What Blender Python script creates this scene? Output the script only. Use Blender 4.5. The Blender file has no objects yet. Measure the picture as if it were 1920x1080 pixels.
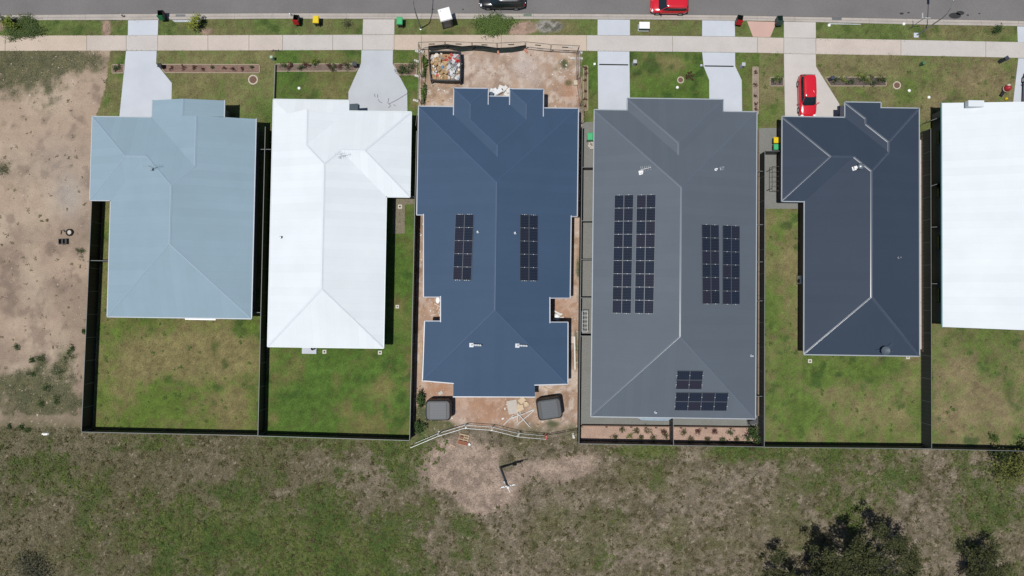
import bpy, bmesh, math, random
import numpy as np
from mathutils import Vector, Matrix
R_ = math.radians
random.seed(7); rng = np.random.default_rng(11)
sc = bpy.context.scene
COL = sc.collection

# ------------------------------------------------------------------ camera
CAM_H, FPX = 72.0, 1296.0
TILT, ROLL = R_(1.5), R_(0.8)
FW = Vector((0, math.sin(TILT), -math.cos(TILT)))
_r0 = Vector((1, 0, 0)); _u0 = Vector((0, math.cos(TILT), math.sin(TILT)))
RT = _r0*math.cos(ROLL) + _u0*math.sin(ROLL)
UP = _u0*math.cos(ROLL) - _r0*math.sin(ROLL)
CAM = Vector((0, 0, CAM_H))
cd = bpy.data.cameras.new('camera'); co = bpy.data.objects.new('camera', cd); COL.objects.link(co)
co.matrix_world = Matrix(((RT.x, UP.x, -FW.x, 0), (RT.y, UP.y, -FW.y, 0), (RT.z, UP.z, -FW.z, CAM_H), (0, 0, 0, 1)))
cd.sensor_width = 36.0; cd.lens = 36.0*FPX/1920.0; cd.clip_end = 6000; cd.clip_start = 1
sc.camera = co
# ------------------------------------------------------------------ light
SUN_DIR = Vector((-0.190, -0.115, 1.0)).normalized()          # towards the sun
SUN_EL = math.asin(SUN_DIR.z); SUN_AZ = math.atan2(SUN_DIR.x, SUN_DIR.y)
w = bpy.data.worlds.new('World'); sc.world = w; w.use_nodes = True
nt = w.node_tree; bgn = nt.nodes['Background']
sky = nt.nodes.new('ShaderNodeTexSky'); sky.sky_type = 'NISHITA'; sky.sun_disc = False
sky.sun_elevation = SUN_EL; sky.sun_rotation = SUN_AZ; sky.air_density = 1.0; sky.dust_density = 0.6; sky.ozone_density = 1.0
nt.links.new(sky.outputs[0], bgn.inputs[0]); bgn.inputs[1].default_value = 0.06
sl = bpy.data.lights.new('sun', 'SUN'); sl.energy = 4.2; sl.angle = R_(0.53); sl.color = (1.0, 0.965, 0.91)
so = bpy.data.objects.new('sun', sl); COL.objects.link(so); so.location = (0, 0, 90)
so.rotation_euler = SUN_DIR.to_track_quat('Z', 'Y').to_euler()
sc.view_settings.view_transform = 'Standard'; sc.view_settings.look = 'None'
sc.view_settings.exposure = 0.0; sc.view_settings.gamma = 1.0
try: sc.view_settings.use_curve_mapping = False
except Exception: pass
sc.cycles.max_bounces = 5; sc.cycles.diffuse_bounces = 2; sc.cycles.glossy_bounces = 2

# ------------------------------------------------------------------ helpers
def ray(px, py):
    return FW + RT*((px-960)/FPX) - UP*((py-540)/FPX)
def P(px, py, z=0.0):
    """the place that stands under photo point (px,py) at height z"""
    d = ray(px, py); t = (z-CAM_H)/d.z
    return Vector((d.x*t, d.y*t, z))
K = 1.50
def A(r, g, b, k=1.0):
    """surface colour from an 8-bit picture value under full sun"""
    f = lambda c: (c/12.92 if c <= 0.04045 else ((c+0.055)/1.055)**2.4)
    return tuple(min(0.85, f(c/255.0)/K*k) for c in (r, g, b))
def fbm(x, y, scale, octaves=4, seed=0, rough=0.55):
    out = np.zeros_like(x); amp = 1.0; tot = 0
    for o in range(octaves):
        g = np.random.default_rng(seed*31+o).random((256, 256))
        fx = x/scale*(2**o)+o*17.3+1000; fy = y/scale*(2**o)+o*9.1+1000
        ix = np.floor(fx).astype(int); iy = np.floor(fy).astype(int)
        tx = fx-ix; ty = fy-iy; tx = tx*tx*(3-2*tx); ty = ty*ty*(3-2*ty)
        a = g[ix % 256, iy % 256]; b = g[(ix+1) % 256, iy % 256]; c = g[ix % 256, (iy+1) % 256]; d = g[(ix+1) % 256, (iy+1) % 256]
        out += amp*((a*(1-tx)+b*tx)*(1-ty)+(c*(1-tx)+d*tx)*ty); tot += amp; amp *= rough
    return out/tot
def sstep(a, b, x):
    t = np.clip((x-a)/(b-a), 0, 1); return t*t*(3-2*t)

MATS = {}
def mat(name, col, rough=0.7, var=0.12, scale=2.0, fine=0.0, fscale=30.0, bump=0.0, bscale=20.0, metal=0.0, spec=0.4, attr=None, coat=0.0):
    if name in MATS: return MATS[name]
    m = bpy.data.materials.new(name); m.use_nodes = True; MATS[name] = m
    n = m.node_tree.nodes; l = m.node_tree.links; b = n['Principled BSDF']
    b.inputs['Roughness'].default_value = rough; b.inputs['Metallic'].default_value = metal
    b.inputs['Specular IOR Level'].default_value = spec; b.inputs['Coat Weight'].default_value = coat; b.inputs['Coat Roughness'].default_value = 0.12 if rough < 0.28 else 0.3
    geo = n.new('ShaderNodeNewGeometry')
    if attr:
        at = n.new('ShaderNodeAttribute'); at.attribute_name = attr; src = at.outputs['Color']
    else:
        rgb = n.new('ShaderNodeRGB'); rgb.outputs[0].default_value = (*col, 1); src = rgb.outputs[0]
    def modul(src, sc_, amt, det=4):
        no = n.new('ShaderNodeTexNoise'); no.inputs['Scale'].default_value = sc_; no.inputs['Detail'].default_value = det
        no.inputs['Roughness'].default_value = 0.62
        l.new(geo.outputs['Position'], no.inputs['Vector'])
        mr = n.new('ShaderNodeMapRange'); mr.inputs[1].default_value = 0.3; mr.inputs[2].default_value = 0.7
        mr.inputs[3].default_value = 1-amt; mr.inputs[4].default_value = 1+amt; l.new(no.outputs['Fac'], mr.inputs[0])
        vm = n.new('ShaderNodeVectorMath'); vm.operation = 'SCALE'; l.new(src, vm.inputs[0]); l.new(mr.outputs[0], vm.inputs['Scale'])
        return vm.outputs[0]
    if var: src = modul(src, scale, var)
    if fine: src = modul(src, fscale, fine, 3)
    l.new(src, b.inputs['Base Color'])
    if bump:
        no = n.new('ShaderNodeTexNoise'); no.inputs['Scale'].default_value = bscale; no.inputs['Detail'].default_value = 4
        l.new(geo.outputs['Position'], no.inputs['Vector'])
        bu = n.new('ShaderNodeBump'); bu.inputs['Strength'].default_value = 1.0; bu.inputs['Distance'].default_value = bump
        l.new(no.outputs['Fac'], bu.inputs['Height']); l.new(bu.outputs[0], b.inputs['Normal'])
    return m

class MB:
    """collects boxes, bars, tubes and polygons; build() links them as one mesh object"""
    def __init__(s): s.v = []; s.f = []; s.mi = []; s.cur = 0
    def poly(s, pts):
        i = len(s.v); s.v += [tuple(p) for p in pts]; s.f.append(tuple(range(i, i+len(pts)))); s.mi.append(s.cur); return s
    def box(s, c, d, rz=0.0, taper=1.0, ax=None):
        cx, cy, cz = c; dx, dy, dz = d[0]/2, d[1]/2, d[2]/2; i = len(s.v); cs, sn = math.cos(rz), math.sin(rz)
        for z, k in ((-dz, 1.0), (dz, taper)):
            for x, y in ((-dx, -dy), (dx, -dy), (dx, dy), (-dx, dy)):
                x *= k; y *= k; s.v.append((cx+x*cs-y*sn, cy+x*sn+y*cs, cz+z))
        for q in ((3, 2, 1, 0), (4, 5, 6, 7), (0, 1, 5, 4), (1, 2, 6, 5), (2, 3, 7, 6), (3, 0, 4, 7)):
            s.f.append(tuple(i+k for k in q)); s.mi.append(s.cur)
        return s
    def bar(s, a, b, wd, ht):
        a, b = Vector(a), Vector(b); d = b-a; L = d.length
        if L < 1e-6: return s
        d /= L; up = Vector((0, 0, 1)) if abs(d.z) < 0.95 else Vector((1, 0, 0))
        sx = d.cross(up).normalized(); sz = sx.cross(d).normalized(); i = len(s.v)
        for p in (a, b):
            for x, z in ((-1, -1), (1, -1), (1, 1), (-1, 1)): s.v.append(tuple(p+sx*(x*wd/2)+sz*(z*ht/2)))
        for q in ((0, 1, 2, 3), (7, 6, 5, 4), (1, 0, 4, 5), (2, 1, 5, 6), (3, 2, 6, 7), (0, 3, 7, 4)):
            s.f.append(tuple(i+k for k in q)); s.mi.append(s.cur)
        return s
    def tube(s, pts, rad, n=6, cap=True):
        pts = [Vector(p) for p in pts]
        if not hasattr(rad, '__len__'): rad = [rad]*len(pts)
        i = len(s.v)
        for k, p in enumerate(pts):
            d = (pts[min(k+1, len(pts)-1)]-pts[max(k-1, 0)]).normalized()
            up = Vector((0, 0, 1)) if abs(d.z) < 0.9 else Vector((1, 0, 0))
            sx = d.cross(up).normalized(); sy = sx.cross(d).normalized()
            for j in range(n):
                a = 2*math.pi*j/n; s.v.append(tuple(p+(sx*math.cos(a)+sy*math.sin(a))*rad[k]))
        for k in range(len(pts)-1):
            for j in range(n):
                s.f.append((i+k*n+j, i+k*n+(j+1) % n, i+(k+1)*n+(j+1) % n, i+(k+1)*n+j)); s.mi.append(s.cur)
        if cap:
            s.f.append(tuple(i+j for j in range(n))[::-1]); s.mi.append(s.cur)
            s.f.append(tuple(i+(len(pts)-1)*n+j for j in range(n))); s.mi.append(s.cur)
        return s
    def lathe(s, c, prof, n=20, sx=1.0, sy=1.0, cap=True):
        i = len(s.v)
        for r, z in prof:
            for j in range(n):
                a = 2*math.pi*j/n; s.v.append((c[0]+r*sx*math.cos(a), c[1]+r*sy*math.sin(a), c[2]+z))
        for k in range(len(prof)-1):
            for j in range(n):
                s.f.append((i+k*n+j, i+k*n+(j+1) % n, i+(k+1)*n+(j+1) % n, i+(k+1)*n+j)); s.mi.append(s.cur)
        if cap:
            s.f.append(tuple(i+(len(prof)-1)*n+j for j in range(n))); s.mi.append(s.cur)
            s.f.append(tuple(i+j for j in range(n))[::-1]); s.mi.append(s.cur)
        return s
    def slab(s, pts, z0, z1):
        """prism over a plan polygon"""
        pts = [(p[0], p[1]) for p in pts]
        ar = sum(pts[k][0]*pts[(k+1) % len(pts)][1]-pts[(k+1) % len(pts)][0]*pts[k][1] for k in range(len(pts)))
        if ar < 0: pts = pts[::-1]
        n = len(pts); i = len(s.v)
        s.v += [(x, y, z0) for x, y in pts]+[(x, y, z1) for x, y in pts]
        s.f.append(tuple(range(i+n, i+2*n))); s.mi.append(s.cur); s.f.append(tuple(range(i+n-1, i-1, -1))); s.mi.append(s.cur)
        for k in range(n):
            s.f.append((i+k, i+(k+1) % n, i+n+(k+1) % n, i+n+k)); s.mi.append(s.cur)
        return s
    def mesh(s, name, mats, org=(0, 0, 0)):
        me = bpy.data.meshes.new(name)
        o = Vector(org); me.from_pydata([(x-o.x, y-o.y, z-o.z) for x, y, z in s.v], [], s.f)
        for m in (mats if isinstance(mats, (list, tuple)) else [mats]): me.materials.append(m)
        if any(s.mi): me.polygons.foreach_set('material_index', s.mi)
        me.update(); return me
    def build(s, name, mats, parent=None, org=None, smooth=False):
        if org is None: org = root_loc(parent) if parent else (0, 0, 0)
        me = s.mesh(name, mats, org)
        if smooth: me.polygons.foreach_set('use_smooth', [True]*len(me.polygons))
        return link(name, me, parent)
def root_loc(o):
    l = Vector((0, 0, 0))
    while o is not None: l = l+o.location; o = o.parent
    return l
def link(name, me, parent=None):
    o = bpy.data.objects.new(name, me); COL.objects.link(o); o.parent = parent; return o
def tag(o, label=None, cat=None, group=None, kind=None):
    if label: o['label'] = label
    if cat: o['category'] = cat
    if group: o['group'] = group
    if kind: o['kind'] = kind
    return o
def thing(name, label, cat, loc=(0, 0, 0), rz=0.0, group=None):
    o = link(name, None); o.location = loc; o.rotation_euler.z = rz; o.empty_display_size = 0.3
    return tag(o, label, cat, group)
def copy_tree(o, parent=None):
    c = o.copy(); COL.objects.link(c); c.parent = parent
    for ch in o.children: copy_tree(ch, c)
    return c
def struct(o): o['kind'] = 'structure'; return o
def flatpoly(pxpts, z=0.0): return [P(x, y, z) for x, y in pxpts]

# ------------------------------------------------------------------ shared materials
m_conc = mat('concrete_pale', A(211, 217, 227), 0.85, 0.055, 0.4, 0.05, 25)
m_conc2 = mat('concrete_warm', A(213, 207, 203), 0.85, 0.06, 0.5, 0.06, 22)
m_conc3 = mat('concrete_grey', A(202, 207, 214), 0.85, 0.055, 0.4, 0.05, 25)
m_path = mat('path_concrete', A(212, 200, 190), 0.9, 0.08, 0.35, 0.07, 9)
m_path2 = mat('path_concrete_grey', A(210, 204, 200), 0.9, 0.06, 0.4, 0.06, 9)
m_path3 = mat('path_concrete_tan', A(211, 194, 177), 0.9, 0.10, 0.3, 0.08, 9)
m_kerb = mat('kerb_concrete', A(190, 182, 174), 0.9, 0.10, 0.5, 0.08, 8)
m_asph = mat('asphalt', A(128, 125, 125), 0.9, 0.10, 0.18, 0.14, 14, 0.004, 60)
m_pink = mat('pink_concrete', A(216, 180, 168), 0.9, 0.04, 0.8, 0.05, 20)
m_gravel = mat('grey_gravel', A(137, 138, 134), 0.95, 0.06, 0.8, 0.30, 16, 0.02, 25)
m_bedsoil = mat('bed_soil', A(142, 116, 104), 0.95, 0.18, 1.2, 0.30, 12, 0.02, 20)
m_beddark = mat('bed_mulch', A(104, 92, 88), 0.95, 0.16, 1.2, 0.30, 12, 0.02, 20)
m_edge = mat('edging_timber', A(176, 162, 140), 0.85, 0.1, 3)
m_fence = mat('fence_steel', (0.018, 0.020, 0.022), 0.55, 0.06, 1.0, spec=0.3)
m_frail = mat('fence_rail', A(122, 128, 128), 0.5, 0.05, 1.0)
m_fgrey_lit = mat('fence_steel_grey', (0.035, 0.038, 0.04), 0.55, 0.06, 1.0, spec=0.3)  # sunlit fence sides put into a lighter tone; plain grey on gates, doors
m_galv = mat('galvanised_steel', A(165, 170, 172), 0.4, 0.08, 4, metal=0.5)
m_white = mat('white_plastic', (0.72, 0.72, 0.72), 0.5, 0.04, 3)
m_black = mat('black_plastic', (0.012, 0.013, 0.014), 0.45, 0.1, 4)
m_dark = mat('dark_void', (0.01, 0.01, 0.011), 0.8, 0.1, 4)
m_wall = mat('rendered_wall', A(150, 148, 142), 0.9, 0.05, 0.8, 0.06, 15)
m_brick = mat('brick_wall', A(120, 104, 96), 0.9, 0.1, 0.8, 0.2, 18)
m_glass = mat('window_glass', (0.02, 0.03, 0.035), 0.08, 0.0, spec=0.6)
m_alum = mat('window_frame', (0.05, 0.05, 0.055), 0.4, 0.0)
m_timber = mat('timber', A(196, 170, 140), 0.8, 0.15, 3, 0.1, 25)
m_sleeper = mat('sleeper_timber', A(122, 102, 88), 0.9, 0.18, 1.5, 0.15, 12)
m_brickred = mat('red_brick', A(168, 110, 88), 0.9, 0.15, 4, 0.1, 20)
m_orange = mat('orange_plastic', A(238, 84, 60), 0.5, 0.06, 4)
m_salmon = mat('salmon_plastic', A(220, 145, 118), 0.6, 0.06, 4)

# ------------------------------------------------------------------ ground
ROAD_E = [(-400, 30), (0, 28), (300, 25.5), (500, 24.5), (960, 25), (1200, 26.5), (1380, 28.5), (1480, 31), (1600, 33), (1760, 36), (1850, 37.5), (1920, 39), (2400, 48)]
VERGE_E = [(-400, 39), (0, 38), (240, 37.8), (300, 37), (500, 35.3), (960, 36), (1100, 36.3), (1300, 37.6), (1400, 39), (1480, 40.5), (1600, 43.5), (1760, 47), (1900, 49), (2400, 59)]
PATH_T = [(-400, 67), (0, 67), (480, 66), (700, 65.3), (960, 65.8), (1100, 66.2), (1300, 68), (1400, 69.3), (1450, 70.8), (1550, 72.6), (1700, 75), (1900, 79), (2400, 89)]
PATH_B = [(-400, 96), (0, 95.5), (480, 94.5), (700, 93.6), (960, 94.8), (1100, 95.4), (1300, 97.4), (1420, 99), (1500, 101), (1650, 103.2), (1850, 107), (1920, 109), (2400, 119)]
def curve(c, x): return float(np.interp(x, [p[0] for p in c], [p[1] for p in c]))

CELL = 0.17
X0, X1, Y0, Y1 = -64.0, 64.0, -42.0, 32.0
nx = int((X1-X0)/CELL); ny = int((Y1-Y0)/CELL)
gx = np.linspace(X0, X1, nx+1); gy = np.linspace(Y0, Y1, ny+1)
GX, GY = np.meshgrid(gx, gy, indexing='ij')
def project(x, y, z=0):
    dx, dy, dz = x, y, z-CAM_H
    dep = dx*FW.x+dy*FW.y+dz*FW.z
    return 960+FPX*(dx*RT.x+dy*RT.y+dz*RT.z)/dep, 540-FPX*(dx*UP.x+dy*UP.y+dz*UP.z)/dep
GU, GV = project(GX, GY)
def inpoly(u, v, poly):
    r = np.zeros(u.shape, bool); n = len(poly); j = n-1
    for i in range(n):
        xi, yi = poly[i]; xj, yj = poly[j]
        c = ((yi > v) != (yj > v)) & (u < (xj-xi)*(v-yi)/((yj-yi) if yj != yi else 1e-9)+xi); r ^= c; j = i
    return r
def blobs(lst, soft=1.0):
    o = np.zeros_like(GU)
    for (u, v, r, wgt, *asp) in lst:
        a = asp[0] if asp else 1.0
        o += wgt*np.exp(-(((GU-u)/(r*a))**2+((GV-v)/r)**2)*soft)
    return o
nA = fbm(GX, GY, 7.0, 5, 1); nB = fbm(GX, GY, 2.2, 4, 2); nC = fbm(GX, GY, 0.7, 3, 3); nD = fbm(GX, GY, 11.0, 4, 4); nE = fbm(GX, GY, 3.5, 4, 5)
nF = fbm(GX*0.6+GY*0.5, GY*0.6-GX*0.5, 1.2, 4, 6); nW = np.random.default_rng(5).random(GX.shape)
def mixc(c0, c1, t): return c0*(1-t[..., None])+c1*t[..., None]
def c3(*a): return np.ones(GX.shape+(3,))*np.array(A(*a))
C = np.zeros(GX.shape+(3,))
# paddock (default): dry earth and thin grass
green = 0.02+0.95*(nA-0.5)*1.5+blobs([(110, 950, 110, 0.40), (300, 970, 90, 0.5), (420, 1000, 110, 0.55), (540, 1030, 120, 0.6), (690, 1010, 90, 0.55), (620, 930, 80, 0.35), (760, 850, 60, 0.6, 1.5), (600, 835, 25, 0.6, 3.5), (300, 830, 25, 0.3, 4), (1000, 870, 26, 0.7, 1.2), (880, 985, 28, 0.5), (1150, 960, 28, 0.45), (1140, 1040, 30, 0.5), (1220, 910, 26, 0.4), (1500, 850, 22, 0.6, 4), (1200, 845, 16, 0.8, 4), (1360, 850, 14, 0.8, 3), (1620, 900, 60, 0.35, 1.6), (1860, 920, 50, 0.45), (1380, 960, 25, 0.4), (960, 1030, 40, 0.35), (40, 880, 60, 0.3), (350, 830, 14, 0.3, 10), (700, 1080, 80, 0.35, 2), (950, 868, 22, 0.7)])
green += blobs([(900, 890, 70, -0.9, 1.3), (560, 870, 45, -0.35, 1.3), (330, 880, 30, -0.5, 4), (60, 1010, 50, -0.3, 2), (380, 920, 40, -0.3), (250, 1040, 30, -0.3, 2), (1350, 960, 130, -0.25, 2)])
green = green+0.8*(nB-0.5)+0.7*(nC-0.5)
gt = sstep(0.05, 0.95, green)
nG = fbm(GX, GY, 0.5, 2, 8, 0.7)
drycol = mixc(c3(128, 118, 102), c3(114, 106, 86), sstep(0.35, 0.65, nE))
drycol = mixc(drycol, c3(148, 136, 120), sstep(0.55, 0.75, nF)*0.6)
drycol = mixc(drycol, c3(84, 78, 62), sstep(0.52, 0.72, nC)*0.45)
drycol = mixc(drycol, c3(74, 72, 52), sstep(0.60, 0.85, nG)*0.85); drycol = mixc(drycol, c3(164, 152, 136), sstep(0.42, 0.14, nG)*0.6)
drycol = mixc(drycol, c3(96, 98, 62), sstep(0.44, 0.66, nB)*0.55)
olive = sstep(250, 900, 1100-GU)
drycol = mixc(drycol, c3(98, 96, 68), olive*0.55)
grn = mixc(c3(96, 106, 58), c3(74, 94, 46), sstep(0.4, 0.65, nB))
C[:] = mixc(drycol, grn*(1+0.5*(nG-0.5)[..., None]), gt*0.92)
sp = sstep(0.985, 1.0, nW)*(1-gt)
C = mixc(C, c3(165, 150, 135), sp*0.8)
sp = sstep(0.97, 1.0, np.roll(nW, 91, 0))
C = mixc(C, c3(52, 50, 38), sp*0.6)
pk = np.clip(blobs([(870, 880, 52, 1.0, 1.5), (920, 915, 45, 0.8, 1.3), (850, 850, 25, 0.6, 1.6), (1050, 880, 25, 0.9, 2.6), (900, 940, 25, 0.6), (1100, 860, 22, 0.35, 2.0)])+0.5*(nB-0.5)+0.5*(nC-0.5), 0, 1)*(1-sstep(0.5, 0.8, blobs([(950, 868, 24, 1.0)])))
C = mixc(C, mixc(c3(170, 152, 138), c3(142, 126, 114), sstep(0.35, 0.65, nC)), sstep(0.2, 0.6, pk)*0.95)
C = C*(1.13+0.34*(nW-0.5)[..., None])
rid = np.zeros((nx, ny), int)                       # which piece of ground a cell belongs to
CU = (GU[:-1, :-1]+GU[1:, 1:])/2; CV = (GV[:-1, :-1]+GV[1:, 1:])/2
NAMES = {0: 'paddock'}
def region(k, name, poly, colf):
    mk = inpoly(CU, CV, poly); rid[mk] = k; NAMES[k] = name
    mv = inpoly(GU, GV, poly); C[mv] = colf[mv]
def lawncol(base, seed, c_green, c_tan, c_dark, bl=(), amp=1.0):
    t = base+0.16+amp*((fbm(GX, GY, 5.0, 6, seed, 0.68)-0.5)*2.0+0.7*(nB-0.5)+0.9*(nC-0.5)+0.5*(nG-0.5)+0.3*(nW-0.5))+(blobs(list(bl)) if len(bl) else 0)
    g = sstep(-0.15, 1.05, t); c = mixc(c3(*c_tan), c3(*c_green), g)
    dk = sstep(0.60, 0.74, fbm(GX, GY, 1.6, 4, seed+1))*sstep(0.3, 0.7, t)
    c = mixc(c, c3(*c_dark), dk*0.7)
    sp_ = sstep(0.62, 0.80, fbm(GX, GY, 1.1, 2, seed+2))*sstep(0.45, 0.6, fbm(GX, GY, 6.0, 2, seed+3)); c = mixc(c, c3(*c_dark), sp_*0.75)
    c = c*(1+0.35*(nC-0.5)[..., None]+0.25*(nF-0.5)[..., None]+0.55*(nG-0.5)[..., None]+0.22*(nW-0.5)[..., None])
    return c*1.13*(1+(0.30*(fbm(GX*0.12, GY, 0.6, 3, 77)-0.5)[..., None] if seed == 44 else 0))
dirtA = mixc(c3(184, 163, 144), c3(160, 142, 126), sstep(0.35, 0.7, nE)); dirtA = mixc(dirtA, c3(196, 178, 158), sstep(0.55, 0.75, nA)*0.8)
dirtA = mixc(dirtA, c3(128, 112, 102), sstep(0.58, 0.75, nF)*0.55); dirtA = mixc(dirtA, c3(176, 168, 160), np.clip(blobs([(130, 370, 40, 0.8, 0.7), (110, 300, 50, 0.3)]), 0, 1))
wv = blobs([(40, 140, 50, 0.9, 1.6), (90, 110, 25, 0.8, 5), (0, 100, 30, 0.6, 6), (30, 730, 60, 0.75, 1.6), (90, 760, 28, 0.7, 2.5), (70, 700, 26, 0.5), (130, 670, 26, 0.45), (110, 735, 34, 0.4, 1.6), (0, 310, 20, 0.7), (5, 235, 14, 0.5), (75, 672, 10, 0.6), (110, 690, 12, 0.7), (160, 170, 15, 0.3)])+0.9*(nB-0.5)+0.7*(nC-0.5)+0.4*(nA-0.5)
wv = wv*(1-0.85*sstep(0.4, 0.9, blobs([(100, 790, 16, 1.0, 6)])))
VAC = [(-900, 60), (233, 60), (233, 96), (208, 96), (196, 170), (178, 225), (192, 378), (173, 803), (40, 800), (-900, 790)]
vc = mixc(dirtA, mixc(c3(92, 98, 62), c3(70, 82, 50), sstep(0.4, 0.7, nC)), sstep(0.22, 1.0, wv+0.5*(nG-0.5))*0.8)
region(1, 'vacant_lot', VAC, mixc(vc, C, sstep(760, 810, GV+30*(nB-0.5))))
dirtB = mixc(c3(196, 170, 148), c3(178, 152, 132), sstep(0.35, 0.65, nE)); dirtB = mixc(dirtB, c3(196, 178, 166), sstep(0.45, 0.75, fbm(GX, GY, 2.8, 5, 21))*0.8)
dirtB = mixc(dirtB, c3(142, 116, 96), sstep(0.52, 0.7, nF)*0.6); dirtB = mixc(dirtB, c3(222, 208, 196), sstep(0.52, 0.68, nC)*0.6); dirtB = mixc(dirtB, c3(206, 192, 184), np.clip(blobs([(985, 120, 26, 0.7), (1000, 150, 20, 0.6), (900, 150, 14, 0.4, 2)])+0.5*(nB-0.5), 0, 1))
dirtB = mixc(dirtB, c3(184, 136, 106), np.clip(blobs([(1072, 170, 20, 0.6), (830, 575, 40, 0.5), (1045, 580, 40, 0.6), (830, 730, 40, 0.6), (920, 760, 60, 0.5)]), 0, 1))
gw = blobs([(797, 140, 9, 1.0, 0.7), (795, 190, 9, 1.0, 0.6), (1060, 120, 14, 0.6, 1.4), (1065, 155, 10, 0.7), (1040, 130, 8, 0.4), (800, 795, 24, 1.0, 1.2), (790, 770, 18, 1.0, 0.6), (840, 800, 12, 0.7, 2), (1040, 795, 12, 0.7, 2), (1080, 640, 60, 0.7, 0.12), (1084, 500, 80, 0.5, 0.08), (792, 420, 30, 0.5, 0.2), (792, 740, 16, 0.6, 0.6)])+0.7*(nB-0.5)+0.6*(nC-0.5)
dirtB = mixc(dirtB, mixc(c3(92, 96, 58), c3(62, 80, 44), sstep(0.4, 0.65, nC)), sstep(0.3, 0.7, gw)*0.9)
SITE = [(784, 94), (1090, 94), (1094, 240), (1092, 400), (1088, 800), (1088, 826), (1020, 815), (925, 806), (872, 800), (820, 815), (770, 838), (774, 540), (783, 240)]
region(2, 'building_site', SITE, mixc(dirtB, C, sstep(785, 812, GV+22*(nB-0.5)+14*(nA-.5))))
LG = (98, 113, 62); LT = (120, 116, 80); LD = (70, 90, 44)
vb = [(60, 50, 30, 0.5, 2.5), (650, 50, 12, 0.1, 3), (930, 48, 16, 0.9, 2), (1040, 50, 14, -1.1, 2.5), (980, 50, 14, -0.8, 2), (1640, 55, 14, 0.7, 4), (1760, 62, 12, -0.5, 3), (400, 60, 10, -0.5, 2), (880, 55, 10, -0.4), (800, 48, 12, -0.4)]
region(3, 'verge', [(-900, 20), (2900, 20), (2900, 100), (1920, 94), (1400, 82), (-900, 80)], lawncol(0.45, 31, LG, LT, LD, vb))
vp = inpoly(GU, GV, [(-900, 20), (2900, 20), (2900, 80), (-900, 66)])
dp = np.clip(blobs([(985, 52, 13, 1.0, 1.9), (965, 60, 8, 0.8, 2), (200, 53, 20, 1.0, 0.45), (385, 60, 8, 0.6, 2), (0, 48, 10, 0.9)])*1.2+0.7*(nB-0.5)+0.6*(nC-0.5), 0, 1)*vp
C = mixc(C, mixc(c3(190, 160, 146), c3(160, 138, 122), sstep(.4, .6, nC)), sstep(0.3, 0.75, dp)*0.9)
dp = np.clip(blobs([(1032, 49, 13, 1.0, 2.0)])*1.2+0.6*(nC-0.5), 0, 1)*vp
C = mixc(C, mixc(c3(176, 172, 166), c3(104, 104, 98), sstep(.4, .6, nG)), sstep(0.3, 0.75, dp)*0.9)
region(4, 'lawn', [(206, 90), (515, 90), (515, 232), (500, 240), (498, 400), (470, 400), (193, 400), (192, 378), (178, 225), (198, 170)], lawncol(0.30, 41, LG, (126, 121, 84), (84, 104, 50), [(430, 210, 30, -0.4), (300, 150, 40, 0.2), (215, 190, 30, 0.2)]))
region(5, 'lawn', [(192, 378), (495, 378), (487, 815), (172, 806)], lawncol(0.30, 42, (92, 112, 50), (128, 120, 82), (66, 86, 42), [(310, 670, 40, -0.8, 2), (420, 660, 45, -0.7, 1.3), (240, 690, 40, -0.5, 1.4), (330, 750, 40, 0.45, 2), (250, 610, 25, 0.3, 3), (200, 745, 25, 0.4), (440, 770, 25, -0.4, 2), (215, 735, 12, -0.7), (470, 620, 20, 0.4)]))
region(6, 'lawn', [(515, 90), (786, 90), (784, 240), (780, 400), (500, 400), (514, 235)], lawncol(0.62, 43, (84, 108, 50), (120, 116, 76), (64, 88, 42), [(775, 190, 16, -1.2, 0.5), (775, 110, 14, -0.5), (620, 165, 20, -0.4), (540, 160, 25, 0.3)]))
region(7, 'lawn', [(490, 380), (780, 372), (772, 828), (486, 820)], lawncol(0.66, 44, (82, 108, 48), (118, 114, 72), (62, 88, 40), [(560, 690, 22, -0.5, 1.2), (630, 715, 16, -0.7, 0.8), (645, 770, 20, -0.5), (720, 725, 20, -0.6), (690, 800, 25, -0.7, 2), (510, 790, 16, -0.7), (590, 790, 12, -0.6), (765, 690, 60, -0.6, 0.15), (752, 580, 14, -0.5, 0.4), (505, 690, 60, -0.4, 0.2)]))
region(8, 'lawn', [(1088, 94), (1430, 96), (1428, 242), (1425, 420), (1095, 420), (1094, 240)], lawncol(0.55, 45, (86, 110, 50), (122, 118, 78), (58, 84, 40), [(1270, 122, 20, -0.9, 2), (1230, 110, 18, -0.4, 1.4), (1260, 180, 18, 0.3, 3), (1290, 135, 8, 0.6, 2), (1295, 147, 8, -0.5), (1415, 170, 30, -0.4, 0.4), (1108, 140, 30, 0.4, 0.5)]))
region(9, 'lawn', [(1422, 96), (1752, 102), (1750, 240), (1740, 420), (1422, 400)], lawncol(0.12, 46, (96, 112, 58), (126, 119, 86), (72, 92, 46), [(1700, 165, 22, 0.75, 0.8), (1600, 175, 16, 0.3, 3), (1450, 200, 22, 0.4), (1740, 200, 26, -0.6, 0.7), (1560, 118, 12, -0.3, 3)]))
region(10, 'lawn', [(1430, 385), (1750, 385), (1750, 842), (1428, 840)], lawncol(0.30, 47, (92, 112, 54), (132, 124, 88), (64, 88, 44), [(1500, 530, 130, -1.3, 0.04), (1482, 460, 70, -0.35, 0.2), (1600, 695, 22, 0.6, 4), (1650, 770, 26, -0.6, 1.6), (1510, 770, 26, 0.45), (1715, 780, 40, 0.4, 0.4), (1450, 560, 90, 0.2, 0.2), (1570, 740, 25, -0.2, 2), (1505, 800, 20, 0.4)]))
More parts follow.
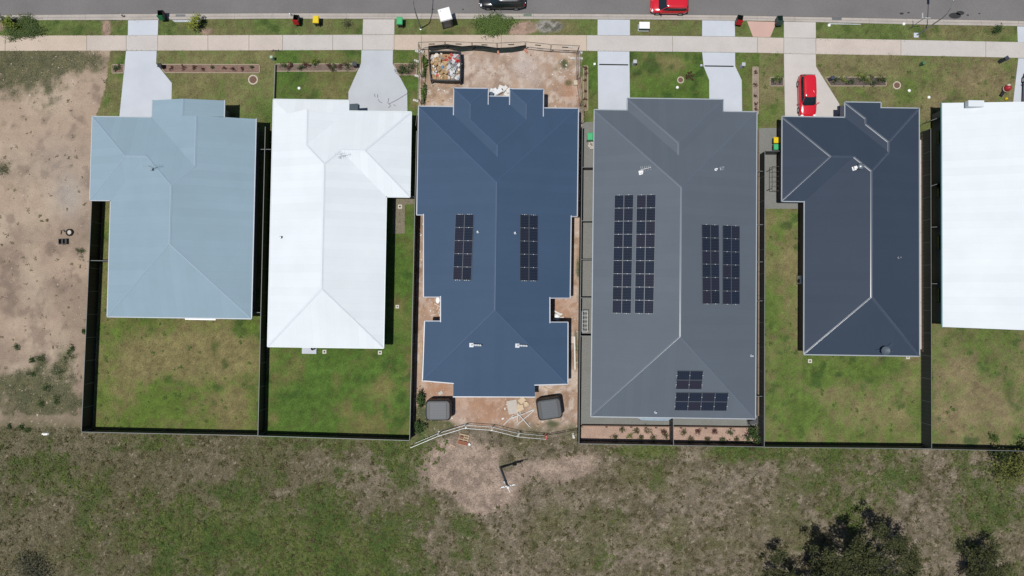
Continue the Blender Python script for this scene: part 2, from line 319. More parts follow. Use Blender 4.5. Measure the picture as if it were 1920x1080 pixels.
region(11, 'lawn', [(1748, 100), (2900, 110), (2900, 240), (1748, 240)], lawncol(0.12, 48, (96, 112, 58), (128, 118, 88), (72, 92, 46), [(1820, 150, 24, -0.5, 1.6), (1720, 150, 20, 0.5), (1890, 130, 12, 0.5)]))
region(12, 'lawn', [(1750, 240), (2900, 240), (2900, 870), (1748, 843)], lawncol(0.22, 49, (94, 110, 58), (136, 124, 94), (62, 84, 46), [(1800, 650, 24, 0.5, 2), (1850, 690, 22, 0.5), (1780, 730, 20, 0.3), (1770, 780, 14, -0.4, 2), (1830, 720, 20, -0.3, 2), (1890, 630, 20, 0.3, 2)]))
# above the kerb there is the road, not ground
kv = np.interp(CU, [p[0] for p in VERGE_E], [p[1] for p in VERGE_E]); rid[CV < kv-0.5] = -1
und = ((nD-0.5)*0.10+(nB-0.5)*0.05+(nC-0.5)*0.03)
vert_ok = np.zeros(GX.shape, bool)
pv = (rid == 0) | (rid == 1)
full = np.zeros(GX.shape, int); 
for a in (0, 1):
    for b in (0, 1): full[a:a+nx, b:b+ny] += pv
Z = np.where(full == 4, und*0.6+(nW-0.5)*0.02, 0.0)*np.where(GU > 165, sstep(845, 880, GV), 1.0)
m_ground = mat('ground_surface', (0.1, 0.1, 0.1), 0.95, 0.10, 1.1, 0.34, 7.0, 0.03, 14, spec=0.1, attr='ground_colour')
m_turf = mat('turf_surface', (0.1, 0.1, 0.1), 0.95, 0.10, 1.4, 0.24, 9.0, 0.03, 16, spec=0.1, attr='ground_colour')
m_dirt = mat('dirt_surface', (0.1, 0.1, 0.1), 0.95, 0.08, 1.2, 0.16, 9.0, 0.04, 9, spec=0.1, attr='ground_colour')
for k, nm in NAMES.items():
    ii, jj = np.nonzero(rid == k)
    if len(ii) == 0: continue
    vid = lambda i, j: i*(ny+1)+j
    q = np.stack([vid(ii, jj), vid(ii+1, jj), vid(ii+1, jj+1), vid(ii, jj+1)], 1)
    un, inv = np.unique(q, return_inverse=True); inv = inv.reshape(q.shape)
    me = bpy.data.meshes.new(nm)
    me.vertices.add(len(un)); co3 = np.stack([GX.ravel()[un], GY.ravel()[un], Z.ravel()[un]], 1); me.vertices.foreach_set('co', co3.ravel())
    me.loops.add(q.size); me.loops.foreach_set('vertex_index', inv.ravel().astype(np.int32))
    me.polygons.add(len(q)); me.polygons.foreach_set('loop_start', np.arange(0, q.size, 4, dtype=np.int32)); me.polygons.foreach_set('loop_total', np.full(len(q), 4, np.int32))
    ca = me.color_attributes.new('ground_colour', 'FLOAT_COLOR', 'POINT')
    ca.data.foreach_set('color', np.concatenate([C.reshape(-1, 3)[un], np.ones((len(un), 1))], 1).ravel())
    me.materials.append({0: m_ground, 1: m_dirt, 2: m_dirt}.get(k, m_turf)); me.update(); me.validate()
    struct(link(nm, me))
MB().poly([(-3000, -3000, -0.12), (3000, -3000, -0.12), (3000, 3000, -0.12), (-3000, 3000, -0.12)]).build('terrain', mat('terrain_grass', A(98, 94, 66), 0.95, 0.25, 0.05, 0.3, 0.6)).__setitem__('kind', 'structure')

# road, kerb, path
def band(top, bot, z0, z1, xs):
    return [P(x, curve(top, x), z1) for x in xs], [P(x, curve(bot, x), z0) for x in xs]
xs = list(range(-400, 2401, 40))
rd = MB(); e = [P(x, curve(ROAD_E, x), -0.05) for x in xs]
for a, b in zip(e[:-1], e[1:]):
    rd.poly([(a.x, a.y, -0.05), (b.x, b.y, -0.05), (b.x, b.y+8.6, -0.05), (a.x, a.y+8.6, -0.05)])
struct(rd.build('road', m_asph))
MB().poly([(-90, 38.6, 0.0), (90, 38.6, 0.0), (90, 120, 0.0), (-90, 120, 0.0)]).build('far_verge', MATS['terrain_grass'])['kind'] = 'structure'
kroot = struct(link('kerb', None))
for x0 in range(-400, 2400, 70):
    k = MB(); sx = [x0+0.1, x0+23, x0+46, x0+69.9]
    for a, b in zip(sx[:-1], sx[1:]):
        prof = []
        for x in (a, b):
            t, bt = P(x, curve(ROAD_E, x)), P(x, curve(VERGE_E, x))
            prof.append([t+(bt-t)*u+Vector((0, 0, z)) for u, z in ((0, -0.10), (0, -0.044), (0.42, -0.035), (0.62, 0.05), (1.0, 0.062), (1.0, -0.10))])
        for i in range(5): k.poly([prof[0][i], prof[0][i+1], prof[1][i+1], prof[1][i]])
    k.build('kerb_section', m_kerb, kroot)
froot = struct(link('footpath', None))
jx = [-400, -300, -145, 10, 163, 237, 296, 390, 467, 530, 624, 680, 739, 790, 940, 1100, 1261, 1420, 1469.5, 1529.5, 1689, 1848, 2000, 2150, 2400]
pm = {163: m_path, 237: m_path2, 530: m_path2, 624: m_path2, 680: m_path2, 739: m_path3, 790: m_path3, 940: m_path3, 1100: m_path2, 1261: m_path2, 1420: m_path, 1469.5: m_path2, 1689: m_path2, 1848: m_path2, 2000: m_path2, 10: m_path3, -145: m_path3}
for a, b in zip(jx[:-1], jx[1:]):
    s_ = MB(); g = 0.32
    s_.slab([P(x, curve(PATH_T, x)) for x in np.linspace(a+g, b-g, 4)]+[P(x, curve(PATH_B, x)) for x in np.linspace(b-g, a+g, 4)], -0.05, 0.03)
    s_.build('concrete_slab', pm.get(a, m_path), froot)
def hard(name, pts, z, m, z0=-0.05):
    return struct(MB().slab(flatpoly(pts), z0, z).build(name, m))
DW = {'d1': ([(240.5, 38.2), (297, 37.6), (296, 66), (240, 66.3)], [(236.7, 95.7), (294, 95.5), (293, 119.5), (322.5, 156), (321, 235), (222.5, 235)], m_conc),
      'd2': ([(681, 36.3), (739.7, 36.3), (739.3, 64.8), (680, 64.8)], [(678, 94.3), (737, 94.4), (736.3, 119.5), (763.5, 170), (764.5, 240), (653, 240), (653.5, 172), (677, 119)], m_conc3),
      'd4a': ([(1120.5, 36.8), (1181, 37.2), (1181, 66.5), (1120.3, 66.0)], [(1120.5, 96.2), (1180, 96.8), (1181.5, 240), (1122, 240)], m_conc),
      'd4b': ([(1316.5, 38.3), (1377.5, 39), (1378, 68.5), (1316.3, 67.8)], [(1316.5, 98.2), (1378, 99), (1378.3, 124), (1390.5, 150.5), (1391.7, 240), (1330.3, 240), (1329.5, 150), (1319, 124)], m_conc),
      'd5': ([(1469.6, 40.8), (1529.2, 42), (1529.5, 71.6), (1469.7, 70.8)], [(1469.7, 101), (1529.2, 102), (1529.7, 125), (1573.5, 195), (1574, 240), (1472, 240)], m_conc2),
      'd6': ([(1907, 49.7), (1972, 51), (1972, 80), (1908, 79)], [(1909, 109.5), (1978, 111), (1995, 220), (1896, 220)], m_conc)}
for k, (up, lo, m) in DW.items():
    hard('driveway_apron', up, 0.032, m if k != 'd2' else m_path2); hard('driveway', lo, 0.034, m)
hard('side_path', [(1400.5, 40), (1456, 41.2), (1444, 70), (1411.5, 69)], 0.031, m_pink)
hard('kerb_inlet_slab', [(322, 37.5), (376, 37), (372, 41.5), (328, 41.5)], 0.028, m_conc3)
hard('kerb_inlet_slab', [(1554, 43.5), (1614, 45), (1614, 46.5), (1554, 45.5)], 0.028, m_conc3)
hard('side_paving', [(1092, 229), (1120, 229), (1118, 800), (1088, 797)], 0.012, m_gravel)
hard('rear_paving', [(1118, 770), (1420, 775), (1419, 799), (1118, 797)], 0.012, m_gravel)
hard('side_paving', [(1424, 240), (1490, 240), (1490, 378), (1512, 378), (1512, 391.5), (1432, 391.5), (1424, 280)], 0.012, m_gravel)
hard('side_paving', [(736, 366), (776, 366), (776, 382), (759, 384), (759, 438), (736, 438)], 0.010, mat('grey_brown_gravel', A(138, 128, 112), 0.95, 0.1, 1, 0.25, 14))
hard('rear_garden', [(1090, 799), (1428, 801), (1428, 829), (1090, 828)], 0.015, mat('garden_soil', A(186, 158, 142), 0.95, 0.14, 0.9, 0.25, 10))

# ------------------------------------------------------------------ houses
TANP = math.tan(R_(18.5))
def roofmat(name, col, rough=0.5, spec=0.35):
    """painted steel sheeting: faint sheet laps running down the slope"""
    m = mat(name, col, rough, 0.035, 0.25, spec=spec)
    n = m.node_tree.nodes; l = m.node_tree.links; b = n['Principled BSDF']
    geo = [x for x in n if x.type == 'NEW_GEOMETRY'][0]
    cr = n.new('ShaderNodeVectorMath'); cr.operation = 'CROSS_PRODUCT'; l.new(geo.outputs['True Normal'], cr.inputs[0]); cr.inputs[1].default_value = (0, 0, 1)
    nm = n.new('ShaderNodeVectorMath'); nm.operation = 'NORMALIZE'; l.new(cr.outputs[0], nm.inputs[0])
    dt = n.new('ShaderNodeVectorMath'); dt.operation = 'DOT_PRODUCT'; l.new(nm.outputs[0], dt.inputs[0]); l.new(geo.outputs['Position'], dt.inputs[1])
    dv = n.new('ShaderNodeMath'); dv.operation = 'DIVIDE'; l.new(dt.outputs['Value'], dv.inputs[0]); dv.inputs[1].default_value = 0.762
    fl = n.new('ShaderNodeMath'); fl.operation = 'FLOOR'; l.new(dv.outputs[0], fl.inputs[0])
    wn = n.new('ShaderNodeTexWhiteNoise'); wn.noise_dimensions = '1D'; l.new(fl.outputs[0], wn.inputs['W'])
    mr = n.new('ShaderNodeMapRange'); mr.inputs[3].default_value = 0.975; mr.inputs[4].default_value = 1.02; l.new(wn.outputs['Value'], mr.inputs[0])
    fr = n.new('ShaderNodeMath'); fr.operation = 'FRACT'; l.new(dv.outputs[0], fr.inputs[0])
    lt = n.new('ShaderNodeMapRange'); lt.inputs[1].default_value = 0.0; lt.inputs[2].default_value = 0.06; lt.inputs[3].default_value = 0.94; lt.inputs[4].default_value = 1.0; l.new(fr.outputs[0], lt.inputs[0])
    mm = n.new('ShaderNodeMath'); mm.operation = 'MULTIPLY'; l.new(mr.outputs[0], mm.inputs[0]); l.new(lt.outputs[0], mm.inputs[1])
    src = b.inputs['Base Color'].links[0].from_socket
    sc2 = n.new('ShaderNodeVectorMath'); sc2.operation = 'SCALE'; l.new(src, sc2.inputs[0]); l.new(mm.outputs[0], sc2.inputs['Scale'])
    l.new(sc2.outputs[0], b.inputs['Base Color'])
    wv = n.new('ShaderNodeMath'); wv.operation = 'SINE'
    w2 = n.new('ShaderNodeMath'); w2.operation = 'MULTIPLY'; l.new(dt.outputs['Value'], w2.inputs[0]); w2.inputs[1].default_value = 2*math.pi/0.19; l.new(w2.outputs[0], wv.inputs[0])
    bu = n.new('ShaderNodeBump'); bu.inputs['Strength'].default_value = 0.06; bu.inputs['Distance'].default_value = 0.004
    l.new(wv.outputs[0], bu.inputs['Height']); l.new(bu.outputs[0], b.inputs['Normal'])
    return m

def inset(poly, d):
    """offset a counter-clockwise plan polygon inwards"""
    n = len(poly); out = []
    for i in range(n):
        p0, p1, p2 = Vector(poly[i-1]), Vector(poly[i]), Vector(poly[(i+1) % n])
        a = (p1-p0).normalized(); b = (p2-p1).normalized()
        na = Vector((-a.y, a.x)); nb = Vector((-b.y, b.x))
        den = 1+na.dot(nb); o = (na+nb)/den*d if den > 0.2 else na*d
        out.append(p1+o)
    return out

class House:
    def __init__(s, name, label, planes, verts, faces, caps, outline, gutters, mr, mcap, mgut, mwall, z0=2.55, gables=(), group='row of single storey houses'):
        s.pl = {}
        for k, (ax, pts, sg, dz) in planes.items():
            q = [P(x, y, z0+dz) for x, y in pts]; c0 = sum((p.x if ax == 'x' else p.y) for p in q)/len(q)
            s.pl[k] = (ax, c0, sg, z0+dz)         # z = zz + tan*sg*(coord-c0)
        used = {k: set() for k in verts}
        for p, vs in faces:
            for v in vs: used[v].add(p)
        s.V = {}
        for k, v in verts.items():
            rows, rhs = [], []
            for p in used[k]:
                ax, c0, sg, zz = s.pl[p]; a = [0, 0, 1.0]; a[0 if ax == 'x' else 1] = -TANP*sg
                rows.append(a); rhs.append(zz-TANP*sg*c0)
            if len(v) > 2: rows.append([0, 0, 1.0]); rhs.append(z0+v[2])
            d = np.array(ray(v[0], v[1]))
            for a in (np.array([d[2], 0, -d[0]]), np.array([0, d[2], -d[1]])):
                wt = 0.02; rows.append(list(a*wt)); rhs.append(float(a @ np.array([0, 0, CAM_H]))*wt)
            x = np.linalg.lstsq(np.array(rows), np.array(rhs), rcond=None)[0]
            s.V[k] = Vector(x)
        V = s.V; s.z0 = z0
        cen = sum((V[k] for k in outline), Vector())/len(outline)
        s.root = thing(name, label, 'house', (cen.x, cen.y, 0), 0, group)
        rf = MB(); ids = {}
        for k in V: ids[k] = len(rf.v); rf.v.append(tuple(V[k]))
        for p, vs in faces:
            nrm = Vector((0, 0, 0)); pts = [V[v] for v in vs]
            for a, b in zip(pts, pts[1:]+pts[:1]): nrm += a.cross(b)
            if nrm.z < 0: vs = vs[::-1]
            rf.f.append(tuple(ids[v] for v in vs)); rf.mi.append(0)
        s.roof = rf.build('roof', mr, s.root)
        s.roof.modifiers.new('thick', 'SOLIDIFY').thickness = 0.05
        for a, b in caps:                                   # ridge and hip capping: low half-round roll
            A_, B_ = V[a], V[b]; d = (B_-A_).normalized(); sx = d.cross(Vector((0, 0, 1))).normalized(); up = sx.cross(d).normalized()
            c = MB(); prof = [(-0.13, -0.045), (-0.085, -0.024)]+[(0.06*math.cos(math.pi*(1-q/8)), -0.022+0.045*math.sin(math.pi*(1-q/8))) for q in range(9)]+[(0.085, -0.024), (0.13, -0.045)]
            for (x0, y0), (x1, y1) in zip(prof[:-1], prof[1:]):
                c.poly([A_+sx*x0+up*(y0+0.02), A_+sx*x1+up*(y1+0.02), B_+sx*x1+up*(y1+0.02), B_+sx*x0+up*(y0+0.02)])
            co_ = c.mesh('ridge_capping', mcap, root_loc(s.roof)); bm = bmesh.new(); bm.from_mesh(co_); bmesh.ops.remove_doubles(bm, verts=bm.verts, dist=1e-4); bmesh.ops.recalc_face_normals(bm, faces=bm.faces); bm.to_mesh(co_); bm.free(); co_.polygons.foreach_set('use_smooth', [True]*len(co_.polygons)); link('ridge_capping', co_, s.roof)
        ol = [(V[k].x, V[k].y) for k in outline]
        ar = sum(ol[i][0]*ol[(i+1) % len(ol)][1]-ol[(i+1) % len(ol)][0]*ol[i][1] for i in range(len(ol)))
        if ar < 0: ol = ol[::-1]; outline = outline[::-1]
        s.ol = ol
        MB().poly([V[k]+Vector((0, 0, -0.10)) for k in outline][::-1]).build('soffit', m_wall, s.root); zw = min(V[k].z for k in outline)-0.11
        for a, b in gutters:
            A_, B_ = V[a], V[b]; d = (B_-A_); d.z = 0; d.normalize(); o = Vector((d.y, -d.x, 0))
            mid = (A_+B_)/2; o2 = o if (mid+o*0.4-cen).length > 0 and not pin(ol, mid.x+o.x*0.3, mid.y+o.y*0.3) else -o
            g = MB(); h = 0.055
            for q in ((o2*0.045, -0.10, 0.10), ):
                g.bar(A_+o2*0.055-d*0.05+Vector((0, 0, -0.055)), B_+o2*0.055+d*0.05+Vector((0, 0, -0.055)), 0.10, 0.12)
            g.build('gutter', mgut, s.root)
        wl = inset(ol, 0.48); n = len(wl)
        for i in range(n):
            a, b = wl[i], wl[(i+1) % n]; L = (b-a).length
            if L < 0.25: continue
            d = (b-a)/L; nrm = Vector((d.y, -d.x)); mid = (a+b)/2
            wm = MB(); wm.poly([(a.x, a.y, -0.05), (b.x, b.y, -0.05), (b.x, b.y, zw), (a.x, a.y, zw)])
            wo = wm.build('wall', mwall, s.root)
            if L > 2.6:
                cnt = max(1, int(L/5.0))
                for j in range(cnt):
                    c = a+d*(L*(j+0.5)/cnt); wd = 1.5
                    front = nrm.y > 0.9 and L > 3.0
                    zz0, zz1 = (0.02, 2.15) if front else (0.9, 2.1); wd = min(2.6, L-0.5) if front else 1.5
                    p = c+nrm*0.02
                    f = MB()
                    for u0, u1, v0, v1 in ((-wd/2, -wd/2+0.06, zz0, zz1), (wd/2-0.06, wd/2, zz0, zz1), (-wd/2, wd/2, zz1-0.06, zz1), (-wd/2, wd/2, zz0, zz0+0.06)):
                        cc = p+d*((u0+u1)/2); f.bar((cc.x-d.x*(u1-u0)/2, cc.y-d.y*(u1-u0)/2, (v0+v1)/2), (cc.x+d.x*(u1-u0)/2, cc.y+d.y*(u1-u0)/2, (v0+v1)/2), 0.05, v1-v0)
                    fo = f.build('window' if not front else 'garage_door', m_alum, s.root)
                    a1, b1 = p-d*(wd/2-0.06), p+d*(wd/2-0.06)
                    if front:
                        for q in range(5):
                            h0 = zz0+0.06+(zz1-zz0-0.12)*q/5; h1 = zz0+0.06+(zz1-zz0-0.12)*(q+1)/5-0.012
                            MB().bar((a1.x, a1.y, (h0+h1)/2), (b1.x, b1.y, (h0+h1)/2), 0.03, h1-h0).build('panel', m_fgrey_lit, fo)
                    else:
                        MB().bar((a1.x, a1.y, (zz0+zz1)/2), (b1.x, b1.y, (zz0+zz1)/2), 0.02, zz1-zz0-0.12).build('pane', m_glass, fo)
        for gb in gables:
            g = MB(); g.poly([V[k]+Vector((0, -0.03, -0.03)) for k in gb]); g.build('gable', mwall, s.root)
    def on(s, plane, px, py):
        """point of a roof plane seen at photo point"""
        ax, c0, sg, zz = s.pl[plane]; d = ray(px, py); a = Vector((0, 0, 1)); a[0 if ax == 'x' else 1] = -TANP*sg
        t = (zz-TANP*sg*c0-a.dot(CAM))/a.dot(d); return CAM+d*t
    def nrm(s, plane):
        ax, c0, sg, zz = s.pl[plane]; a = Vector((0, 0, 1)); a[0 if ax == 'x' else 1] = -TANP*sg; return a.normalized()
def pin(poly, x, y):
    r = False; j = len(poly)-1
    for i in range(len(poly)):
        xi, yi = poly[i]; xj, yj = poly[j]
        if (yi > y) != (yj > y) and x < (xj-xi)*(y-yi)/(yj-yi)+xi: r = not r
        j = i
    return r

E0 = 0.0
mr1 = roofmat('roof_pale_blue', A(155, 179, 194), 0.7, 0.08); mr2 = roofmat('roof_white', A(243, 250, 255), 0.7, 0.08); mr3 = roofmat('roof_navy', A(69, 92, 120), 0.6, 0.2); mr4 = roofmat('roof_mid_grey', A(102, 112, 123), 0.6, 0.15); mr5 = roofmat('roof_slate', A(63, 75, 92), 0.6, 0.10)
mc1 = mat('capping_pale_blue', A(162, 186, 202), 0.4, 0.02); mc2 = mat('capping_white', A(242, 248, 254), 0.5, 0.02); mc3 = mat('capping_navy', A(76, 98, 128), 0.4, 0.02, spec=0.4); mc4 = mat('capping_grey', A(108, 118, 130), 0.3, 0.02, spec=0.8, coat=0.5); mc5 = mat('capping_slate', A(70, 82, 100), 0.3, 0.02, spec=0.8, coat=0.5)
mg1 = mat('gutter_pale', A(190, 200, 210), 0.4, 0.04); mg2 = mat('gutter_white', A(225, 235, 238), 0.45, 0.04); mg3 = mat('gutter_silver', A(190, 196, 206), 0.4, 0.06); mg4 = mat('gutter_grey', A(176, 184, 192), 0.4, 0.06); mg6 = mat('gutter_teal', A(120, 170, 172), 0.4, 0.06)

h1 = House('detached_house', 'single storey house with pale blue grey metal roof, leftmost in the row', 
  {'GL': ('x', [(286, 188), (286, 220)], 1, 0), 'G0': ('x', [(420, 188.5), (420, 219)], -1, 0), 'F': ('y', [(174, 220), (286, 220)], -1, 0), 'R': ('x', [(480, 223), (470, 597)], -1, 0), 'L': ('x', [(208, 375), (202, 593)], 1, 0), 'WB': ('y', [(169, 375), (208, 375)], 1, 0), 'WL': ('x', [(174, 220), (169, 375)], 1, 0), 'B': ('y', [(202, 593), (470, 597)], 1, 0)},
  dict(a=(174, 220, 0), b=(286, 220, 0), c=(286, 188, 0), d=(342.5, 185), e=(342.5, 217), f=(420, 188.5, 0), g=(420, 219, 0), h=(370, 217), i=(480, 223, 0), j=(367.5, 311), k=(325, 347), l=(277, 294), m=(236, 293), n=(169, 375, 0), o=(208, 375, 0), p=(202, 593, 0), q=(320, 458), r=(470, 597, 0)),
  [('GL', 'cdehjb'), ('G0', 'dfge'), ('F', 'abjklm'), ('R', 'hirqkj'), ('L', 'lkqpo'), ('WB', 'mlon'), ('WL', 'amn'), ('B', 'pqr')],
  ['de', 'hj', 'jk', 'kl', 'lm', 'am', 'mn', 'kq', 'qp', 'qr'], list('abcfgirpon'), ['ab', 'bc', 'fg', 'ir', 'rp', 'po', 'on', 'na'], mr1, mc1, mg1, m_wall, gables=['cdf', 'ehig'])
h2 = House('detached_house', 'single storey house with bright white metal roof, second from the left', 
  {'P': ('y', [(515, 186), (653, 190)], -1, 0), 'L': ('x', [(515, 186), (501, 649)], 1, 0), 'GR': ('x', [(653, 190), (653, 209)], -1, 0), 'F': ('y', [(653, 208.5), (771, 211)], -1, 0), 'WR': ('x', [(771, 211), (767, 369)], -1, 0), 'WB': ('y', [(767, 369), (724, 368)], 1, 0), 'R': ('x', [(724, 368), (718, 652)], -1, 0), 'B': ('y', [(501, 649), (718, 652)], 1, 0)},
  dict(c=(515, 186, 0), f=(653, 190, 0), s=(545, 207), u=(622, 208), d=(578, 205), b=(653, 208.5, 0), j=(578, 270), k=(612, 305), l=(638, 277), m=(683, 277), t=(771, 211, 0), n=(767, 369, 0), o=(724, 368, 0), r=(718, 652, 0), q=(601, 540), p=(501, 649, 0)),
  [('P', 'cfus'), ('L', 'csdjkqp'), ('GR', 'fudjb'), ('F', 'bjklmt'), ('R', 'kqrol'), ('B', 'pqr'), ('WB', 'lmno'), ('WR', 'mtn')],
  ['dj', 'jk', 'kl', 'lm', 'mt', 'mn', 'kq', 'qp', 'qr'], list('cfbtnorp'), ['cf', 'fb', 'bt', 'tn', 'no', 'or', 'rp', 'pc'], mr2, mc2, mg2, m_wall, gables=['sdu'])
ZP = 0.30
h3 = House('duplex_house', 'symmetrical house with navy blue roof and two slim solar arrays on the building site',
  {'F': ('y', [(785, 200), (852, 200), (1019, 203), (1084, 205)], -1, 0), 'L': ('x', [(785, 200), (783, 402)], 1, 0), 'R': ('x', [(1084, 205), (1081, 405)], -1, 0), 'B': ('y', [(797, 717), (1061, 722)], 1, 0.22), 'PL': ('x', [(852, 166), (851, 217)], 1, ZP), 'PR': ('x', [(1018, 168), (1018, 219)], -1, ZP), 'LR': ('x', [(914.5, 166), (914.5, 197)], -1, ZP), 'RL': ('x', [(956.5, 168), (956.5, 198)], 1, ZP), 'PF': ('y', [(852, 166), (1018, 168)], -1, ZP), 'CF': ('y', [(916, 181), (955, 181.5)], -1, 0)},
  {'a': (785, 200, 0), 'b1': (852, 200, 0), 'b': (851, 217, ZP), 'c': (852, 166, ZP), 'd': (914.5, 166, ZP), 'h1': (881, 193), 'e': (914.5, 197, ZP), 'e0': (914.5, 181, 0), 'i1': (881, 228), 'j': (932, 275), 'k': (932, 297), 'dd': (956.5, 168, ZP), 'ee': (956.5, 198, ZP), 'ee0': (956.5, 181.5, 0), 'cc': (1018, 168, ZP), 'h2': (985, 193), 'i2': (985, 228), 'bb': (1018, 219, ZP), 'bb1': (1018, 203, 0), 'aa': (1084, 205, 0), 'm': (930, 336), 'n': (926, 587),
   'bl': (797, 717), 'L6': (797, 603), 'L5': (827, 603), 'L4': (827, 556), 'L3': (795, 556), 'L2': (795, 402), 'L1': (783, 402, 0), 'R1': (1081, 405, 0), 'R2': (1070, 405), 'R3': (1068, 558), 'R4': (1030, 558), 'R5': (1030, 605), 'R6': (1064, 605), 'br': (1061, 722), 'B1': (850, 718), 'B2': (850, 743), 'B3': (1003, 743.5), 'B4': (1003, 721)},
  [('F', ['a', 'b1', 'b', 'k', 'bb', 'bb1', 'aa', 'm']), ('PL', ['c', 'h1', 'i1', 'j', 'k', 'b']), ('PF', ['c', 'd', 'h1']), ('LR', ['d', 'e', 'i1', 'h1']), ('CF', ['e0', 'ee0', 'ee', 'i2', 'j', 'i1', 'e']), ('RL', ['dd', 'ee', 'i2', 'h2']), ('PF', ['dd', 'cc', 'h2']), ('PR', ['cc', 'bb', 'k', 'j', 'i2', 'h2']),
   ('L', ['a', 'm', 'n', 'bl', 'L6', 'L5', 'L4', 'L3', 'L2', 'L1']), ('R', ['aa', 'R1', 'R2', 'R3', 'R4', 'R5', 'R6', 'br', 'n', 'm']), ('B', ['n', 'bl', 'B1', 'B2', 'B3', 'B4', 'br'])],
  [('a', 'm'), ('aa', 'm'), ('m', 'n'), ('n', 'bl'), ('n', 'br'), ('j', 'k'), ('i1', 'j'), ('i2', 'j'), ('h1', 'i1'), ('h2', 'i2'), ('c', 'h1'), ('d', 'h1'), ('dd', 'h2'), ('cc', 'h2')],
  ['a', 'b1', 'c', 'd', 'e0', 'ee0', 'dd', 'cc', 'bb1', 'aa', 'R1', 'R2', 'R3', 'R4', 'R5', 'R6', 'br', 'B4', 'B3', 'B2', 'B1', 'bl', 'L6', 'L5', 'L4', 'L3', 'L2', 'L1'],
  [('a', 'b1'), ('b', 'c'), ('c', 'd'), ('d', 'e'), ('e0', 'ee0'), ('ee', 'dd'), ('dd', 'cc'), ('cc', 'bb'), ('bb1', 'aa'), ('aa', 'R1'), ('R1', 'R2'), ('R2', 'R3'), ('R3', 'R4'), ('R4', 'R5'), ('R5', 'R6'), ('R6', 'br'), ('br', 'B4'), ('B3', 'B2'), ('B1', 'bl'), ('bl', 'L6'), ('L6', 'L5'), ('L5', 'L4'), ('L4', 'L3'), ('L3', 'L2'), ('L2', 'L1'), ('L1', 'a')],
  mr3, mc3, mg3, m_brick, z0=2.6)
h4 = House('duplex_house', 'large mid grey roofed house with three groups of solar panels',
  {'F': ('y', [(1114, 206), (1177, 207.5), (1355.5, 209.5), (1419, 211)], -1, 0), 'L': ('x', [(1114, 206), (1110, 780)], 1, 0), 'R': ('x', [(1419, 211), (1415, 785)], -1, 0), 'B': ('y', [(1110, 780), (1416, 785)], 1, 0), 'PL': ('x', [(1177, 184), (1177, 207.5)], 1, 0), 'PR': ('x', [(1355.5, 188), (1355.5, 209.5)], -1, 0), 'CF': ('y', [(1177, 184), (1355.5, 188)], -1, 0)},
  dict(a=(1114, 206, 0), b=(1177, 207.5, 0), c=(1177, 184, 0), d=(1355.5, 188, 0), e=(1355.5, 209.5, 0), f=(1419, 211, 0), j=(1268, 270), k=(1268, 290), m=(1272, 357), n=(1270, 628), p=(1110, 780, 0), q=(1416, 785, 0)),
  [('F', 'abkefm'), ('PL', 'cjkb'), ('PR', 'jdek'), ('CF', 'cdj'), ('L', 'amnp'), ('R', 'fqnm'), ('B', 'pnq')],
  ['am', 'fm', 'mn', 'np', 'nq', 'cj', 'dj', 'jk'], list('abcdefqp'), ['ab', 'bc', 'cd', 'de', 'ef', 'fq', 'qp', 'pa'], mr4, mc4, mg4, m_brick)
h5 = House('detached_house', 'house with dark slate roof behind the red car on the driveway',
  {'F': ('y', [(1467, 219), (1585, 221)], -1, 0), 'WL': ('x', [(1467, 219), (1467, 376)], 1, 0), 'WB': ('y', [(1467, 376), (1508, 378)], 1, 0), 'L': ('x', [(1508, 379), (1509, 664)], 1, 0), 'B': ('y', [(1509, 664), (1724, 667)], 1, 0), 'R': ('x', [(1722, 204), (1724, 667)], -1, 0), 'GL': ('x', [(1585, 192), (1585, 221)], 1, 0), 'F1': ('y', [(1585, 192), (1651, 193)], -1, 0), 'G0': ('x', [(1651, 193), (1651, 202)], -1, 0), 'F2': ('y', [(1651, 202.5), (1722, 204)], -1, 0)},
  dict(a=(1467, 219, 0), b=(1585, 221, 0), c=(1585, 192, 0), d=(1651, 193, 0), e=(1651, 202.5, 0), f=(1722, 204, 0), h=(1621, 226), i=(1622, 234), j=(1663, 265), k=(1663, 287), m=(1633, 322), n=(1601, 297), o=(1556, 293), p=(1467, 376, 0), q=(1508, 378, 0), r=(1509, 664, 0), s=(1633, 556), t=(1724, 667, 0)),
  [('F', 'abkmno'), ('GL', 'bchijk'), ('F1', 'cdh'), ('G0', 'deih'), ('F2', 'efji'), ('R', 'ftsmkj'), ('L', 'nmsrq'), ('WB', 'onqp'), ('WL', 'aop'), ('B', 'rst')],
  ['ao', 'op', 'on', 'nm', 'ms', 'sr', 'st', 'km', 'jk', 'ch', 'hi', 'ij', 'fj'], list('abcdeftrqp'), ['ab', 'bc', 'cd', 'de', 'ef', 'ft', 'tr', 'rq', 'qp', 'pa'], mr5, mc5, mg4, m_brick)
h6 = House('detached_house', 'bright white roofed house cut off by the right edge of the view',
  {'L': ('x', [(1766, 193), (1768, 613)], 1, 0), 'R': ('x', [(2060, 200), (2060, 620)], -1, 0)},
  dict(a=(1766, 193, 0), b=(2060, 199, 0), m=(1930, 190), n=(1930, 620), p=(1768, 613, 0), q=(2060, 622, 0)),
  [('L', 'amnp'), ('R', 'bqnm')], ['mn'], list('abqp'), ['ap', 'bq'], mr2, mc2, mg6, m_wall, gables=['amb', 'pnq'])
p0 = h6.on('L', 1806, 190); p1 = h6.on('L', 1842, 200)
MB().box(((p0.x+p1.x)/2, (p0.y+p1.y)/2-0.1, p1.z+0.02), (p1.x-p0.x, 0.62, 0.5)).build('parapet', mr2, h6.root)

